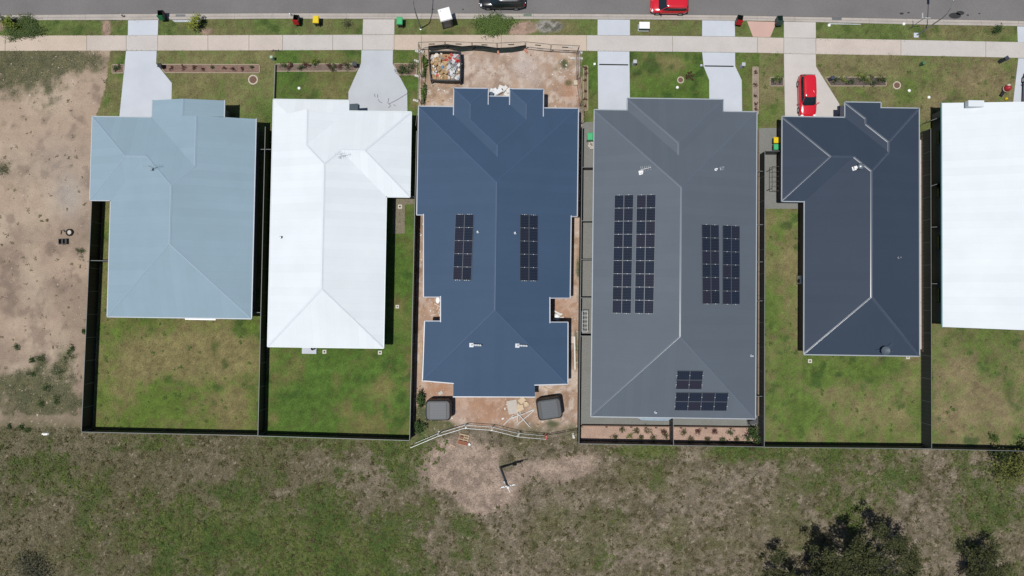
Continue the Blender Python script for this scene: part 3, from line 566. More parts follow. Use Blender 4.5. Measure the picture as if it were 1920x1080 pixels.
# solar panels
m_frame = mat('panel_frame', A(112, 118, 126), 0.45, 0.04, metal=0.3)
def cellmat():
    m = mat('solar_cells', (0.012, 0.014, 0.022), 0.12, 0.0, spec=0.35)
    n = m.node_tree.nodes; l = m.node_tree.links; b = n['Principled BSDF']
    tc = n.new('ShaderNodeTexCoord'); sp = n.new('ShaderNodeSeparateXYZ'); l.new(tc.outputs['Generated'], sp.inputs[0])
    def line(ax, cnt, wd):
        a = n.new('ShaderNodeMath'); a.operation = 'MULTIPLY'; l.new(sp.outputs[ax], a.inputs[0]); a.inputs[1].default_value = cnt
        f = n.new('ShaderNodeMath'); f.operation = 'FRACT'; l.new(a.outputs[0], f.inputs[0])
        g = n.new('ShaderNodeMath'); g.operation = 'LESS_THAN'; l.new(f.outputs[0], g.inputs[0]); g.inputs[1].default_value = wd; return g.outputs[0]
    mx = n.new('ShaderNodeMath'); mx.operation = 'MAXIMUM'; l.new(line('Y', 8, 0.2), mx.inputs[0]); l.new(line('X', 6, 0.06), mx.inputs[1])
    oi = n.new('ShaderNodeObjectInfo'); hs = n.new('ShaderNodeValToRGB'); l.new(oi.outputs['Random'], hs.inputs[0])
    hs.color_ramp.elements[0].color = (0.010, 0.013, 0.024, 1); hs.color_ramp.elements[1].color = (0.020, 0.017, 0.030, 1)
    e = hs.color_ramp.elements.new(0.5); e.color = (0.009, 0.016, 0.032, 1)
    mi = n.new('ShaderNodeMix'); mi.data_type = 'RGBA'; l.new(mx.outputs[0], mi.inputs[0]); l.new(hs.outputs[0], mi.inputs[6]); mi.inputs[7].default_value = (0.035, 0.040, 0.052, 1)
    l.new(mi.outputs[2], b.inputs['Base Color']); return m
m_cell = cellmat()
def solar(h, plane, crn, rows, cols):
    q = [h.on(plane, *c) for c in crn]; n = h.nrm(plane)
    ex = ((q[1]-q[0])+(q[2]-q[3])); ex = ex-n*ex.dot(n); W = ex.length/2; ex.normalize()
    ey = n.cross(ex); H = abs((((q[0]-q[3])+(q[1]-q[2]))/2).dot(ey)); ctr = sum(q, Vector())/4
    pw, ph = W/cols, H/rows
    fr = MB(); t = 0.022
    fr.box((0, 0, 0), (pw-0.008, ph-0.008, 0.035)); fm = fr.mesh('solar_panel', m_frame)
    gm = MB().box((0, 0, 0.0195), (pw-0.02-2*t, ph-0.02-2*t, 0.006)).mesh('pane', m_cell)
    cm = MB().box((0, 0, 0.03), (0.07, 0.06, 0.03)).mesh('clamp', m_white if False else mat('clamp_metal', A(235, 238, 240), 0.3, 0.0))
    M0 = Matrix((ex, ey, n)).transposed().to_4x4(); land = pw > ph
    rl = root_loc(h.root)
    for k in (0.28, 0.72) if not land else (0.28, 0.72):
        for c in range(cols if not land else rows):
            r_ = MB()
            if not land:
                o = ex*((c+k)*pw-W/2)-n*0.0; r_.bar(ctr+o+ey*(H/2+0.05)+n*0.03, ctr+o-ey*(H/2+0.05)+n*0.03, 0.04, 0.05)
            else:
                o = ey*((c+k)*ph-H/2); r_.bar(ctr+o+ex*(W/2+0.05)+n*0.03, ctr+o-ex*(W/2+0.05)+n*0.03, 0.04, 0.05)
            r_.build('mounting_rail', m_galv, h.root)
    for i in range(rows):
        for j in range(cols):
            p = ctr+ex*((j+0.5)*pw-W/2)+ey*(H/2-(i+0.5)*ph)+n*0.085
            o = link('solar_panel', fm, h.root); o.matrix_local = Matrix.Translation(p-rl) @ M0
            link('pane', gm, o)
            c = link('clamp', cm, o); c.location = (0, ph/2, 0) if not land else (-pw/2, 0, 0)
            if (i == rows-1 and not land) or (land and j == cols-1):
                c = link('clamp', cm, o); c.location = (0, -ph/2, 0) if not land else (pw/2, 0, 0)
solar(h3, 'L', [(853, 402), (887.5, 402.5), (886, 525.5), (851.5, 525)], 5, 2)
solar(h3, 'R', [(975, 402.5), (1008.8, 403.8), (1007, 526.8), (973.3, 526)], 5, 2)
solar(h4, 'L', [(1151.3, 365.8), (1187, 365.8), (1185, 587.5), (1149.3, 587.5)], 9, 2)
solar(h4, 'L', [(1193, 365.5), (1229, 365.5), (1227, 588), (1190.8, 588)], 9, 2)
solar(h4, 'R', [(1316, 421.3), (1348, 421.8), (1347.3, 570), (1315, 569.5)], 6, 2)
solar(h4, 'R', [(1354.3, 422.5), (1386.5, 424), (1385.5, 570.8), (1353.5, 570.3)], 6, 2)
solar(h4, 'B', [(1268.5, 694.5), (1317.5, 694.7), (1315.8, 729.3), (1267.5, 729)], 2, 2)
solar(h4, 'B', [(1266.3, 735), (1364.3, 736), (1363, 769.7), (1265, 769)], 2, 4)

# small roof fittings: vents, pipes, antenna, dish
m_lead = mat('flashing', A(205, 212, 220), 0.4, 0.05); m_vent = mat('vent_metal', A(150, 160, 170), 0.35, 0.05, metal=0.5)
def fit(h, plane, px, py, kind, m=None):
    p = h.on(plane, px, py); m = m or m_lead
    if kind == 'pipe':
        b = MB(); b.lathe(p, [(0.14, -0.05), (0.13, 0.05), (0.06, 0.09), (0.05, 0.35), (0.075, 0.36), (0.075, 0.42), (0.0, 0.43)], 12); b.build('roof_vent', m, h.root, smooth=False)
    elif kind == 'cowl':
        b = MB(); b.box(p+Vector((0, 0, 0.03)), (0.38, 0.38, 0.10), 0.3).box(p+Vector((0, 0, 0.2)), (0.24, 0.24, 0.3), 0.3).box(p+Vector((0.03, 0.05, 0.36)), (0.34, 0.3, 0.06), 0.3, 0.7); b.build('roof_vent', m, h.root)
    elif kind == 'flue':
        b = MB(); b.box(p+Vector((0, 0, 0.03)), (0.4, 0.4, 0.1)).tube([p, p+Vector((0, 0, 0.35)), p+Vector((0.15, 0.05, 0.42)), p+Vector((1.0, 0.0, 0.40))], 0.075, 8)
        for q in range(5): b.box(p+Vector((0.25+0.16*q, 0.02, 0.41)), (0.05, 0.2, 0.19))
        b.build('flue_pipe', m, h.root)
    elif kind == 'antenna':
        b = MB(); t = p+Vector((0, 0, 1.3)); b.tube([p-Vector((0, 0, 0.05)), t], 0.02, 6).bar(t+Vector((-0.5, -0.12, 0)), t+Vector((0.5, 0.12, 0)), 0.025, 0.025)
        for q in range(6):
            c = t+Vector((-0.45+0.18*q, -0.11+0.043*q, 0)); L = 0.30-0.02*q; b.bar(c+Vector((0.25*L, -L, 0)), c-Vector((0.25*L, -L, 0)), 0.012, 0.012)
        b.box(p+Vector((-0.35, -0.1, 0.06)), (0.22, 0.22, 0.2)); b.build('antenna', m, h.root)
    elif kind == 'whirly':
        b = MB(); b.lathe(p, [(0.22, -0.06), (0.2, 0.12), (0.30, 0.22), (0.32, 0.36), (0.2, 0.48), (0.0, 0.52)], 16); o = b.build('roof_ventilator', m, h.root, smooth=True)
for h, pl, px, py, k, m in [(h1, 'F', 291, 316, 'antenna', m_vent), (h2, 'R', 644, 294, 'antenna', m_vent), (h2, 'L', 528, 445, 'pipe', m_vent), (h3, 'L', 896, 435, 'pipe', None), (h3, 'R', 966, 437, 'pipe', None), (h3, 'B', 884, 647, 'flue', m_lead), (h3, 'B', 970, 648, 'flue', m_lead), (h4, 'L', 1201, 324, 'cowl', m_white), (h4, 'R', 1342, 318, 'pipe', m_white), (h4, 'R', 1353, 316, 'cowl', m_vent), (h4, 'B', 1229, 773, 'pipe', None), (h4, 'R', 1409, 667, 'pipe', None), (h5, 'L', 1601, 316, 'cowl', m_white), (h5, 'L', 1611, 313, 'whirly', m_vent), (h5, 'R', 1685, 483, 'pipe', m_vent), (h4, 'L', 1206, 321, 'antenna', m_white)]:
    fit(h, pl, px, py, k, m)
# satellite dish on the slate roof
p = h5.on('B', 1654, 657); d = MB(); d.lathe(p+Vector((0, 0, 0.55)), [(0.02, 0.0), (0.25, 0.03), (0.42, 0.12), (0.44, 0.13), (0.43, 0.11), (0.25, 0.01), (0.02, -0.03)], 20).tube([p-Vector((0, 0, 0.1)), p+Vector((0, 0, 0.55))], 0.04, 8)
d.tube([p+Vector((0.2, 0.2, 0.6)), p+Vector((0.6, 0.75, 0.95))], 0.02, 6).tube([p+Vector((-0.7, 0.05, 0.3)), p+Vector((0.95, -0.05, 0.3))], 0.02, 6)
d.build('satellite_dish', mat('dish_grey', A(92, 104, 116), 0.4, 0.05), h5.root)
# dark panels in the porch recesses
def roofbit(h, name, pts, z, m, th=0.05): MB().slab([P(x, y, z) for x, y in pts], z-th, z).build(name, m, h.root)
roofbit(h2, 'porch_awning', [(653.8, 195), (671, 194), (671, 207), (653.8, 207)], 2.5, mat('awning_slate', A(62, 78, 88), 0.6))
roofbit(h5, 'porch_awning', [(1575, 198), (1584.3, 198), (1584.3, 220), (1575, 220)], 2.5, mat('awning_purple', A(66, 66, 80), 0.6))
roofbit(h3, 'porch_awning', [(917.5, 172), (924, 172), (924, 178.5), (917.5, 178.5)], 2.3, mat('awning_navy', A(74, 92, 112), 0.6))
roofbit(h4, 'rear_awning', [(1194, 783), (1204, 788), (1252, 789), (1260, 784)], 2.35, mat('awning_polycarbonate', A(150, 170, 186), 0.3, spec=0.5))
roofbit(h1, 'rear_awning', [(346, 594), (405, 595), (404, 600.5), (347, 599.5)], 2.4, m_white)

# ------------------------------------------------------------------ steel boundary fences
def ribbed(L, h0, h1):
    n = max(2, int(L/0.2)); m = MB(); pts = []
    for i in range(n+1):
        x = L*i/n; pts.append((x, 0.012 if i % 2 else -0.012))
    for (xa, ya), (xb, yb) in zip(pts[:-1], pts[1:]): m.poly([(xa, ya, h0), (xb, yb, h0), (xb, yb, h1), (xa, ya, h1)])
    return m
def fence(a, b, label, H=1.8, sheet=None, group='steel boundary fences', name='steel_fence', cat='fence', rail=None, step=2.4):
    sheet = sheet or m_fence; rail = rail or m_frail
    a, b = Vector((a.x, a.y, 0)), Vector((b.x, b.y, 0)); L = (b-a).length; d = (b-a)/L
    n = max(1, round(L/step)); pl = L/n
    rt = thing(name, label, cat, a, math.atan2(d.y, d.x), group)
    pm_ = ribbed(pl-0.05, 0.06, H-0.06).mesh('panel', sheet)
    rm = MB().box((pl/2, 0, H-0.025), (pl-0.052, 0.055, 0.05)).mesh('top_rail', rail)
    bm_ = MB().box((pl/2, 0, 0.03), (pl-0.052, 0.05, 0.06)).mesh('bottom_rail', sheet)
    po = MB().box((0, 0, H/2-0.05), (0.05, 0.06, H+0.1)).mesh('post', rail)
    for i in range(n):
        for nm, me, off in (('panel', pm_, 0.025), ('top_rail', rm, 0), ('bottom_rail', bm_, 0)):
            o = link(nm, me, rt); o.location.x = i*pl+off
    for i in range(n+1):
        o = link('post', po, rt); o.location.x = i*pl
    return rt
FZ = 1.8
def fpx(p, q, label, H=FZ, **k): return fence(P(p[0], p[1], H), P(q[0], q[1], H), label, H, **k)
fpx((152.5, 809), (172, 372), 'dark fence between the vacant lot and the pale blue roofed house')
fpx((153, 810), (482.5, 817), 'dark rear fence behind the pale blue roofed house')
fpx((483.5, 816.5), (497.3, 238), 'dark fence between the pale blue roofed house and its white roofed neighbour')
fpx((484.5, 817.5), (767, 826), 'dark rear fence behind the second house, the white roofed one')
fpx((768, 825), (781, 246), 'dark fence between the white roofed house and the building site')
fpx((1085.5, 831), (1092, 236), 'dark fence between the building site and the mid grey roofed house')
fpx((1086.5, 832), (1432, 838), 'dark rear fence behind the mid grey roofed house')
fpx((1433, 837), (1434.2, 284), 'dark fence between the mid grey roofed house and the slate roofed house', sheet=m_fgrey_lit)
fpx((1434, 838.5), (1746, 841.5), 'dark rear fence behind the slate roofed house')
fpx((1747, 840.5), (1745.3, 241), 'dark fence between the slate roofed house and the white house at right', sheet=m_fgrey_lit)
fpx((1748, 842), (2150, 851), 'dark rear fence behind the white roofed house at right')
fpx((1262.5, 790), (1263, 834), 'short grey fence dividing the rear garden of the grey roofed house', sheet=m_fgrey_lit)
GT = 'side gates between houses and fences'
def gate(p, q, label, H=1.7, sheet=None): return fpx(p, q, label, H=H, name='side_gate', cat='gate', group=GT, sheet=sheet, step=1.3)
gate((170.5, 488.5), (204, 489), 'side gate beside the pale blue house, on the vacant lot side')
gate((471, 586), (487.5, 586), 'side gate near the rear right corner of the pale blue roofed house')
gate((487.5, 280), (508, 280), 'side gate in the black gap left of the second, white roofed house')
gate((764, 368), (775, 368.5), 'side gate right of the white roofed house, beside the gravel strip')
for i, y in enumerate((313.5, 414, 486.5, 558.5, 630)):
    gate((1091.2-i*0.8, y), (1114.5-i*0.7, y), '%s from the street of five cross fences in the narrow paved side yard' % ['first', 'second', 'third', 'fourth', 'fifth'][i], H=1.5)
gate((1436, 283), (1473, 283), 'grey side gate across the gravel beside two lidded bins', sheet=m_fgrey_lit)
for i, y in enumerate((321, 421, 491, 564, 743)):
    gate((1418, y), (1433.5, y), '%s cross fence right of the mid grey roof, counting from the street' % ['first', 'second', 'third', 'fourth', 'fifth'][i], H=1.2)
for i, (y0, y1) in enumerate(((226, 218), (349, 341), (426, 425), (532, 532))):
    gate((1746, y0), (1768, y1), '%s gate from the street in the gap beside the right white house' % ['first', 'second', 'third', 'fourth'][i], H=1.6)

# ------------------------------------------------------------------ temporary mesh fencing round the site
m_mesh = mat('mesh_wire', A(120, 118, 112), 0.5, 0.05, metal=0.5)
m_meshd = mat('mesh_wire_dark', A(84, 74, 68), 0.5, 0.05, metal=0.3)
TG = 'temporary mesh fence panels round the building site'
def tpanel(p, q, label, H=2.1, m=None, foot=None, logo=False, lean=0.0):
    m = m or m_mesh; a = P(p[0], p[1], 0); b = P(q[0], q[1], 0); L = (b-a).length-0.06; d = (b-a).normalized()
    rt = thing('mesh_fence_panel', label, 'fence panel', a, math.atan2(d.y, d.x), TG)
    f = MB(); f.tube([(0.03, 0, 0.02), (0.03, 0, H)], 0.026, 6).tube([(L, 0, 0.02), (L, 0, H)], 0.026, 6).tube([(0.03, 0, H-0.02), (L, 0, H-0.02)], 0.026, 6).tube([(0.03, 0, 0.15), (L, 0, 0.15)], 0.022, 6)
    f.build('frame', m, rt, org=(0, 0, 0))
    wr = MB(); n = int(L/0.16)
    for i in range(1, n): wr.box((L*i/n, 0, H/2+0.06), (0.003, 0.003, H-0.2))
    for i in range(1, 7): wr.box((L/2, 0, 0.15+(H-0.17)*i/7), (L-0.06, 0.003, 0.003))
    wr.build('wire_mesh', m_meshd, rt, org=(0, 0, 0))
    if logo: MB().box((L/2, 0.008, H-0.62), (0.62, 0.012, 0.22)).build('name_plate', m_dark, rt, org=(0, 0, 0))
    return rt
fr = [(789, 93.5), (837.5, 92), (887, 93.5), (933, 95), (985, 92.5), (1032, 97.5), (1084, 100)]
for i in range(6): tpanel(fr[i], fr[i+1], 'dark mesh panel along the footpath, %s from the left' % ['first', 'second', 'third', 'fourth', 'fifth', 'sixth'][i], m=m_meshd, logo=True)
lf = [(789, 96), (791, 146), (790, 196), (784.5, 246)]
for i in range(3): tpanel(lf[i], lf[i+1], '%s mesh panel beside the skip, counting back from the footpath' % ['first', 'second', 'third'][i])
rf_ = [(1081, 102), (1081, 150), (1087, 200), (1090, 234)]
for i in range(3): tpanel(rf_[i], rf_[i+1], '%s mesh panel right of the bare front yard, counting back from the footpath' % ['first', 'second', 'third'][i])
back = [(775, 832), (825, 811), (873, 796.5), (922, 800), (971, 812), (1022, 816.5), (1081, 806)]
for i in range(6): tpanel(back[i], back[i+1], 'pale mesh panel behind the site, %s from the left' % ['first', 'second', 'third', 'fourth', 'fifth', 'sixth'][i], m=m_galv if i < 5 else m_meshd)
FB = 'blocks that hold up the temporary fence'
def block(px, py, rz, m, label):
    p = P(px, py); t = thing('fence_foot', label, 'fence foot', p, rz, FB)
    b = MB(); b.box((0, 0, 0.07), (0.24, 0.62, 0.14), 0, 0.85).box((0, 0.0, 0.17), (0.15, 0.22, 0.08)); b.build('block', m, t, org=(0, 0, 0))
    MB().tube([(0, -0.12, 0.12), (0, -0.12, 0.30)], 0.03, 8).tube([(0, 0.12, 0.12), (0, 0.12, 0.30)], 0.03, 8).build('socket', m_galv, t, org=(0, 0, 0))
m_offw = mat('foot_white', A(222, 220, 212), 0.7, 0.05)
for i, (x, y, a) in enumerate(((823, 813, -0.2), (873, 798.5, 0.15), (922, 803, 0.0), (972, 814, -0.3))):
    block(x, y, a, m_offw, 'white fence block on the rear line, %s from the left' % ['first', 'second', 'third', 'fourth'][i])
block(1023.5, 819, 0, m_orange, 'orange fence block at the right of the rear mesh line')
block(1075, 817, 0.3, m_offw, 'white fence block near the rear corner of the grey house fence')
block(934, 96.5, 0.1, m_salmon, 'salmon fence block at the middle of the footpath mesh line')
block(985.5, 94.5, 0.7, m_salmon, 'pale salmon fence block right of the middle of the footpath mesh line')
for i, (x, y) in enumerate(((783.5, 97), (790, 97), (782.5, 143), (779.5, 189), (781.5, 115))): block(x, y, 1.3, m_offw, 'white fence block left of the skip, %s one' % ['front left', 'front right', 'middle', 'rearmost', 'second'][i])
for i, (x, y) in enumerate(((1087, 99), (1087.5, 110), (1074, 110), (1068, 88.5))): block(x, y, 1.5, m_offw, 'white fence block at the right front corner of the site, %s one' % ['front', 'second', 'inner', 'footpath'][i])
# silt cloth along the front of the site
cl = MB(); cp = [(803, 96.5), (838, 93), (866, 97), (890, 95), (905, 96), (932, 100), (960, 98.5), (985, 94.5)]
for (x0, y0), (x1, y1) in zip(cp[:-1], cp[1:]):
    a, b = P(x0, y0), P(x1, y1); cl.poly([a, b, b+Vector((0.04, 0.42, 0.42)), a+Vector((0.04, 0.42, 0.42))])
o = cl.build('silt_fence', mat('silt_cloth', (0.012, 0.02, 0.018), 0.8, 0.2, 1)); o.modifiers.new('t', 'SOLIDIFY').thickness = 0.015
tag(o, 'sagging black silt cloth along the front of the building site', 'silt fence')

# ------------------------------------------------------------------ retaining walls and edging
def wallrun(name, label, pts, h, th, m, cat='retaining wall', posts=None, z0=-0.1, group=None):
    ps = [P(x, y, h) for x, y in pts]; rt = thing(name, label, cat, (ps[0].x, ps[0].y, 0), 0, group)
    for a, b in zip(ps[:-1], ps[1:]):
        L = (b-a).length; n = max(1, round(L/2.4))
        for i in range(n):
            p, q = a+(b-a)*(i/n), a+(b-a)*((i+1)/n); g = (b-a).normalized()*0.012
            for kk in range(max(1, round(h/0.2))):
                hh = h/max(1, round(h/0.2)); MB().bar((p.x+g.x, p.y+g.y, hh*kk+hh/2), (q.x-g.x, q.y-g.y, hh*kk+hh/2), th, hh-0.008).build('sleeper', m, rt)
            if posts: MB().box((p.x+posts[0], p.y+posts[1], (h+0.05)/2), (0.16, 0.16, h+0.05)).build('post', m_galv if posts[2] else m, rt)
    return rt
wallrun('retaining_wall', 'low sleeper wall with posts behind the mid grey roofed house', [(1091, 798), (1418, 802)], 0.5, 0.09, m_sleeper, posts=(0, -0.12, 0))
wallrun('retaining_wall', 'brown sleeper wall between the mid grey roof and its right fence', [(1423.5, 242), (1422, 780)], 0.6, 0.14, mat('sleeper_grey', A(140, 126, 112), 0.9, 0.15, 1.0, 0.1, 10))
wallrun('retaining_wall', 'brown sleeper wall right of the slate roofed house', [(1731, 250), (1731.5, 660)], 0.4, 0.12, m_sleeper)
wallrun('retaining_wall', 'pale concrete edging right of the slate roofed house', [(1726.5, 262), (1727, 655)], 0.15, 0.16, m_conc2)
wallrun('retaining_wall', 'low timber wall between the front lawns of the first two houses', [(515.5, 120), (514, 160), (511, 236)], 0.4, 0.08, mat('wall_grey', A(150, 146, 140), 0.9, 0.1, 2))
wallrun('retaining_wall', 'timber edging strip left of the navy roofed house', [(790, 640), (788.5, 694)], 0.12, 0.3, m_timber)
GB = 'planted garden beds in the front lawns'
def bed(label, pts, m, edge=True):
    q = [P(x, y) for x, y in pts]; c = sum(q, Vector())/len(q)
    rt = thing('garden_bed', label, 'garden bed', (c.x, c.y, 0), 0, GB)
    MB().slab(q, -0.05, 0.035).build('soil', m, rt)
    if edge:
        for a, b in zip(q, q[1:]+q[:1]): MB().bar((a.x, a.y, 0.03), (b.x, b.y, 0.03), 0.09, 0.09).build('edging', m_edge, rt)
bed('tiny garden bed left of the leftmost driveway', [(211, 121.5), (233.5, 121.5), (232, 137), (211, 137.5)], m_bedsoil)
bed('long reddish garden bed in front of the pale blue roofed house', [(297, 121), (487, 121.5), (487, 137), (310, 136.5)], m_bedsoil)
bed('narrow garden bed in front of the second house, left of its driveway', [(518, 120.2), (675, 120.2), (668, 133.5), (518, 134)], mat('bed_brown', A(132, 114, 104), 0.95, 0.15, 1, 0.25, 12))
bed('small overgrown garden bed right of the second driveway', [(738, 119.5), (781, 120), (781, 141), (748, 141)], m_bedsoil)
bed('short dark garden bed left of the driveway with the red car', [(1443.5, 145.5), (1468.8, 145.5), (1468.8, 161.5), (1443.5, 161.5)], m_beddark)
bed('dark mulched garden bed right of the red car', [(1546, 145), (1660, 145), (1661, 161.5), (1557, 161.5)], m_beddark)
bed('thin upright garden bed along the fence left of the grey house driveway', [(1093.5, 124), (1102, 124), (1102, 207), (1093.5, 207)], mat('bed_tan', A(140, 124, 100), 0.95, 0.15, 1, 0.25, 12))
bed('thin upright garden bed between the grey and slate roofed houses', [(1411, 126), (1421, 126), (1421.5, 214), (1411.5, 214)], mat('bed_pinkgrey', A(164, 146, 134), 0.95, 0.15, 1, 0.25, 12))

# ------------------------------------------------------------------ vegetation
def leafmat(name, c0, k=0.5):
    m = mat(name, c0, 0.7, 0.0, spec=0.15, attr='leaf_colour'); return m
m_leaf = leafmat('leaf', (0.06, 0.1, 0.03))
m_bark = mat('bark', (0.10, 0.085, 0.07), 0.9, 0.2, 5)
def leaves(name, cs, size, c0, c1, parent, flat=0.6, seed=0, aspect=2.2):
    """leaf-sized quads at points cs (n,3)"""
    r = np.random.default_rng(seed); n = len(cs)
    a = r.uniform(0, 2*np.pi, n); el = r.normal(0, flat, n); roll = r.normal(0, flat, n)
    d = np.stack([np.cos(a)*np.cos(el), np.sin(a)*np.cos(el), np.sin(el)], 1)
    s = np.stack([-np.sin(a)*np.cos(roll), np.cos(a)*np.cos(roll), np.sin(roll)], 1)
    L = size*r.uniform(0.6, 1.3, n)[:, None]; W = L/aspect
    v = np.stack([cs-d*L/2, cs+s*W/2, cs+d*L/2, cs-s*W/2], 1).reshape(-1, 3)
    me = bpy.data.meshes.new(name); me.vertices.add(4*n); me.vertices.foreach_set('co', v.ravel())
    me.loops.add(4*n); me.loops.foreach_set('vertex_index', np.arange(4*n, dtype=np.int32)); me.polygons.add(n)
    me.polygons.foreach_set('loop_start', np.arange(0, 4*n, 4, dtype=np.int32)); me.polygons.foreach_set('loop_total', np.full(n, 4, np.int32))
    t = r.random(n)[:, None]; k = r.uniform(0.7, 1.25, n)[:, None]
    c = (np.array(c0)*(1-t)+np.array(c1)*t)*k; c = np.concatenate([np.repeat(c, 4, 0), np.ones((4*n, 1))], 1)
    ca = me.color_attributes.new('leaf_colour', 'FLOAT_COLOR', 'POINT'); ca.data.foreach_set('color', c.ravel())
    me.materials.append(m_leaf); me.update(); return link(name, me, parent)
def shrub(px, py, rad, h, label, c0, c1, n=400, leaf=0.16, name='shrub', cat='shrub', group=None, seed=0, sx=1.0, clumps=9, flat=0.6, aspect=2.2):
    p = P(px, py); t = thing(name, label, cat, p, 0, group); r = np.random.default_rng(seed+int(px*3+py))
    cc = r.normal(0, 0.42, (clumps, 3))*[rad*sx, rad, 0]; cc[:, 2] = r.uniform(0.35, 0.85, clumps)*h
    w_ = r.integers(0, clumps, n); cs = cc[w_]+r.normal(0, 0.24, (n, 3))*[rad*sx, rad, h*0.7]
    cs[:, 2] = np.clip(np.abs(cs[:, 2]), 0.03, h*1.1)
    leaves('foliage', cs, leaf, c0, c1, t, flat, seed, aspect)
    st = MB()
    for k in range(min(5, clumps)): st.tube([(0, 0, -0.03), tuple(cc[k]*[0.5, 0.5, 0.6]), tuple(cc[k])], [0.03*rad+0.008, 0.02*rad+0.006, 0.004], 5)
    st.build('stem', m_bark, t, org=(0, 0, 0)); return t
G1 = (0.05, 0.085, 0.022); G2 = (0.10, 0.15, 0.035); GD = (0.03, 0.055, 0.02); GY_ = (0.16, 0.19, 0.03); GR_ = (0.10, 0.045, 0.03); GO = (0.075, 0.085, 0.03)
shrub(42, 54, 1.15, 0.32, 'broad dark green bush sprawling onto the footpath at the far left', G1, (0.075, 0.10, 0.035), 5200, 0.15, sx=1.5, clumps=34, flat=0.35)
shrub(27, 50, 0.7, 1.2, 'bright green leafy clump in the bush at the far left', G2, GY_, 700, 0.2, clumps=8)
shrub(7, 38, 0.45, 0.5, 'small dark weed at the kerb at the far left', GD, (0.05, 0.05, 0.04), 120, 0.16, name='weed', cat='weed')
shrub(924, 51, 1.1, 0.4, 'rounded green bush on the verge below the black car', (0.06, 0.10, 0.03), G2, 4200, 0.14, sx=1.5, clumps=30, flat=0.35)
shrub(375, 50, 0.75, 1.5, 'yellow green sapling on the verge near the leftmost driveway', GY_, (0.22, 0.24, 0.04), 260, 0.34, cat='sapling', name='sapling', aspect=3.5)
shrub(655, 48, 0.75, 0.9, 'thin dark leafless looking shrub on the verge left of the second driveway', (0.045, 0.045, 0.03), (0.07, 0.07, 0.04), 220, 0.16, aspect=5)
shrub(1867, 60, 0.55, 0.8, 'dark bush on the verge near the right edge', GD, G1, 260, 0.16)
shrub(790, 745, 0.8, 1.0, 'dark green weeds in the corner left of the left water tank', GD, G1, 500, 0.2, sx=0.6, name='weed_clump', cat='weeds')
shrub(788, 795, 0.8, 0.8, 'green weeds beside the fence below the left water tank', G1, GD, 500, 0.2, sx=0.6, name='weed_clump', cat='weeds')
shrub(797, 120, 0.9, 0.5, 'strip of tall green weeds left of the skip', G1, G2, 500, 0.2, sx=0.3, name='weed_clump', cat='weeds')
shrub(796, 175, 0.9, 0.5, 'strip of green weeds left of the bare front yard, behind the skip', G1, G2, 500, 0.2, sx=0.3, name='weed_clump', cat='weeds')
shrub(1405, 814, 0.75, 1.2, 'dark leafy bush in the rear garden corner of the grey roofed house', GD, G1, 700, 0.18)
shrub(1884, 872, 1.7, 2.4, 'yellow green bush outside the rear fence at the right edge', GO, (0.13, 0.14, 0.03), 2600, 0.22, clumps=16)
shrub(1868, 852, 0.9, 1.6, 'dark bush against the rear fence near the right edge', GD, GO, 900, 0.2)  # dark foliage added where the neighbouring bush only casts its shadow
shrub(1858, 822, 0.55, 0.9, 'small green shrub inside the rear fence at right', G1, G2, 260, 0.16)
shrub(60, 1062, 1.9, 1.0, 'dark twiggy scrub at the bottom left of the paddock', (0.045, 0.05, 0.028), (0.09, 0.088, 0.06), 1300, 0.2, clumps=16)
shrub(1690, 60, 0.01, 0.05, 'tiny weed on the verge', G1, G2, 4, 0.05) if False else None
VL = 'weeds on the vacant lot'
for i, (x, y, r_) in enumerate(((78, 672, 0.5), (60, 677, 0.35), (110, 698, 0.6), (130, 668, 0.5), (137, 655, 0.4), (33, 652, 0.35), (64, 700, 0.5), (90, 726, 0.4), (2, 315, 0.9), (152, 470, 0.5), (76, 755, 0.5), (105, 750, 0.45), (18, 800, 0.3), (42, 800, 0.3), (53, 806, 0.35), (158, 620, 0.35))):
    shrub(x, y, r_, 0.3, 'low weed on the vacant lot, %s from the street' % ['ninth' if False else w_ for w_ in ('fifth', 'seventh', 'ninth', 'fourth', 'third', 'second', 'eighth', 'tenth', 'first', 'upper', 'eleventh', 'twelfth', 'thirteenth', 'fourteenth', 'fifteenth', 'sixth')][i], GD, G1, 160, 0.13, name='weed', cat='weed', group=VL, seed=i)
ORD = ['first', 'second', 'third', 'fourth', 'fifth', 'sixth', 'seventh', 'eighth', 'ninth', 'tenth', 'eleventh', 'twelfth']
def row(pts, text, cols, rad=0.32, h=0.45, n=90, leaf=0.13, cl=9):
    for i, (x, y) in enumerate(pts):
        c = cols[i % len(cols)]; shrub(x, y, rad*random.uniform(0.8, 1.25), h*random.uniform(0.8, 1.2), text % ORD[i], c[0], c[1], n, leaf, name='garden_plant', cat='plant', group='small plants in garden beds', seed=i, clumps=cl)
RD = (GR_, (0.07, 0.03, 0.025)); GN = (GD, G1); MX = (G1, (0.08, 0.05, 0.03)); YG = (G2, GY_)
row([(322, 128.5), (345, 128.5), (365, 127.5), (381, 130), (399, 127), (421, 128.5), (438, 129.5), (455, 129.5), (472, 129)], 'low reddish plant, %s from the left in the long reddish bed', [RD, RD, RD, RD, GN, RD, RD, RD, GN], 0.24, 0.35, 60)
row([(219, 129), (226, 129)], 'dark plant, %s in the tiny bed left of the leftmost driveway', [GN])
row([(533, 127), (545, 127), (567, 128), (577, 122), (589, 117), (594, 122), (617, 126), (625, 129), (639, 124), (653, 127)], 'bushy plant, %s from the left in the bed before the white house', [GN, RD, GN, RD, YG, GN, RD, GN, RD, GN], 0.42, 0.6, 130)
row([(752, 134), (761, 129), (771, 128)], 'green bush, %s from the left in the overgrown bed by the second driveway', [GN], 0.55, 0.7, 220)
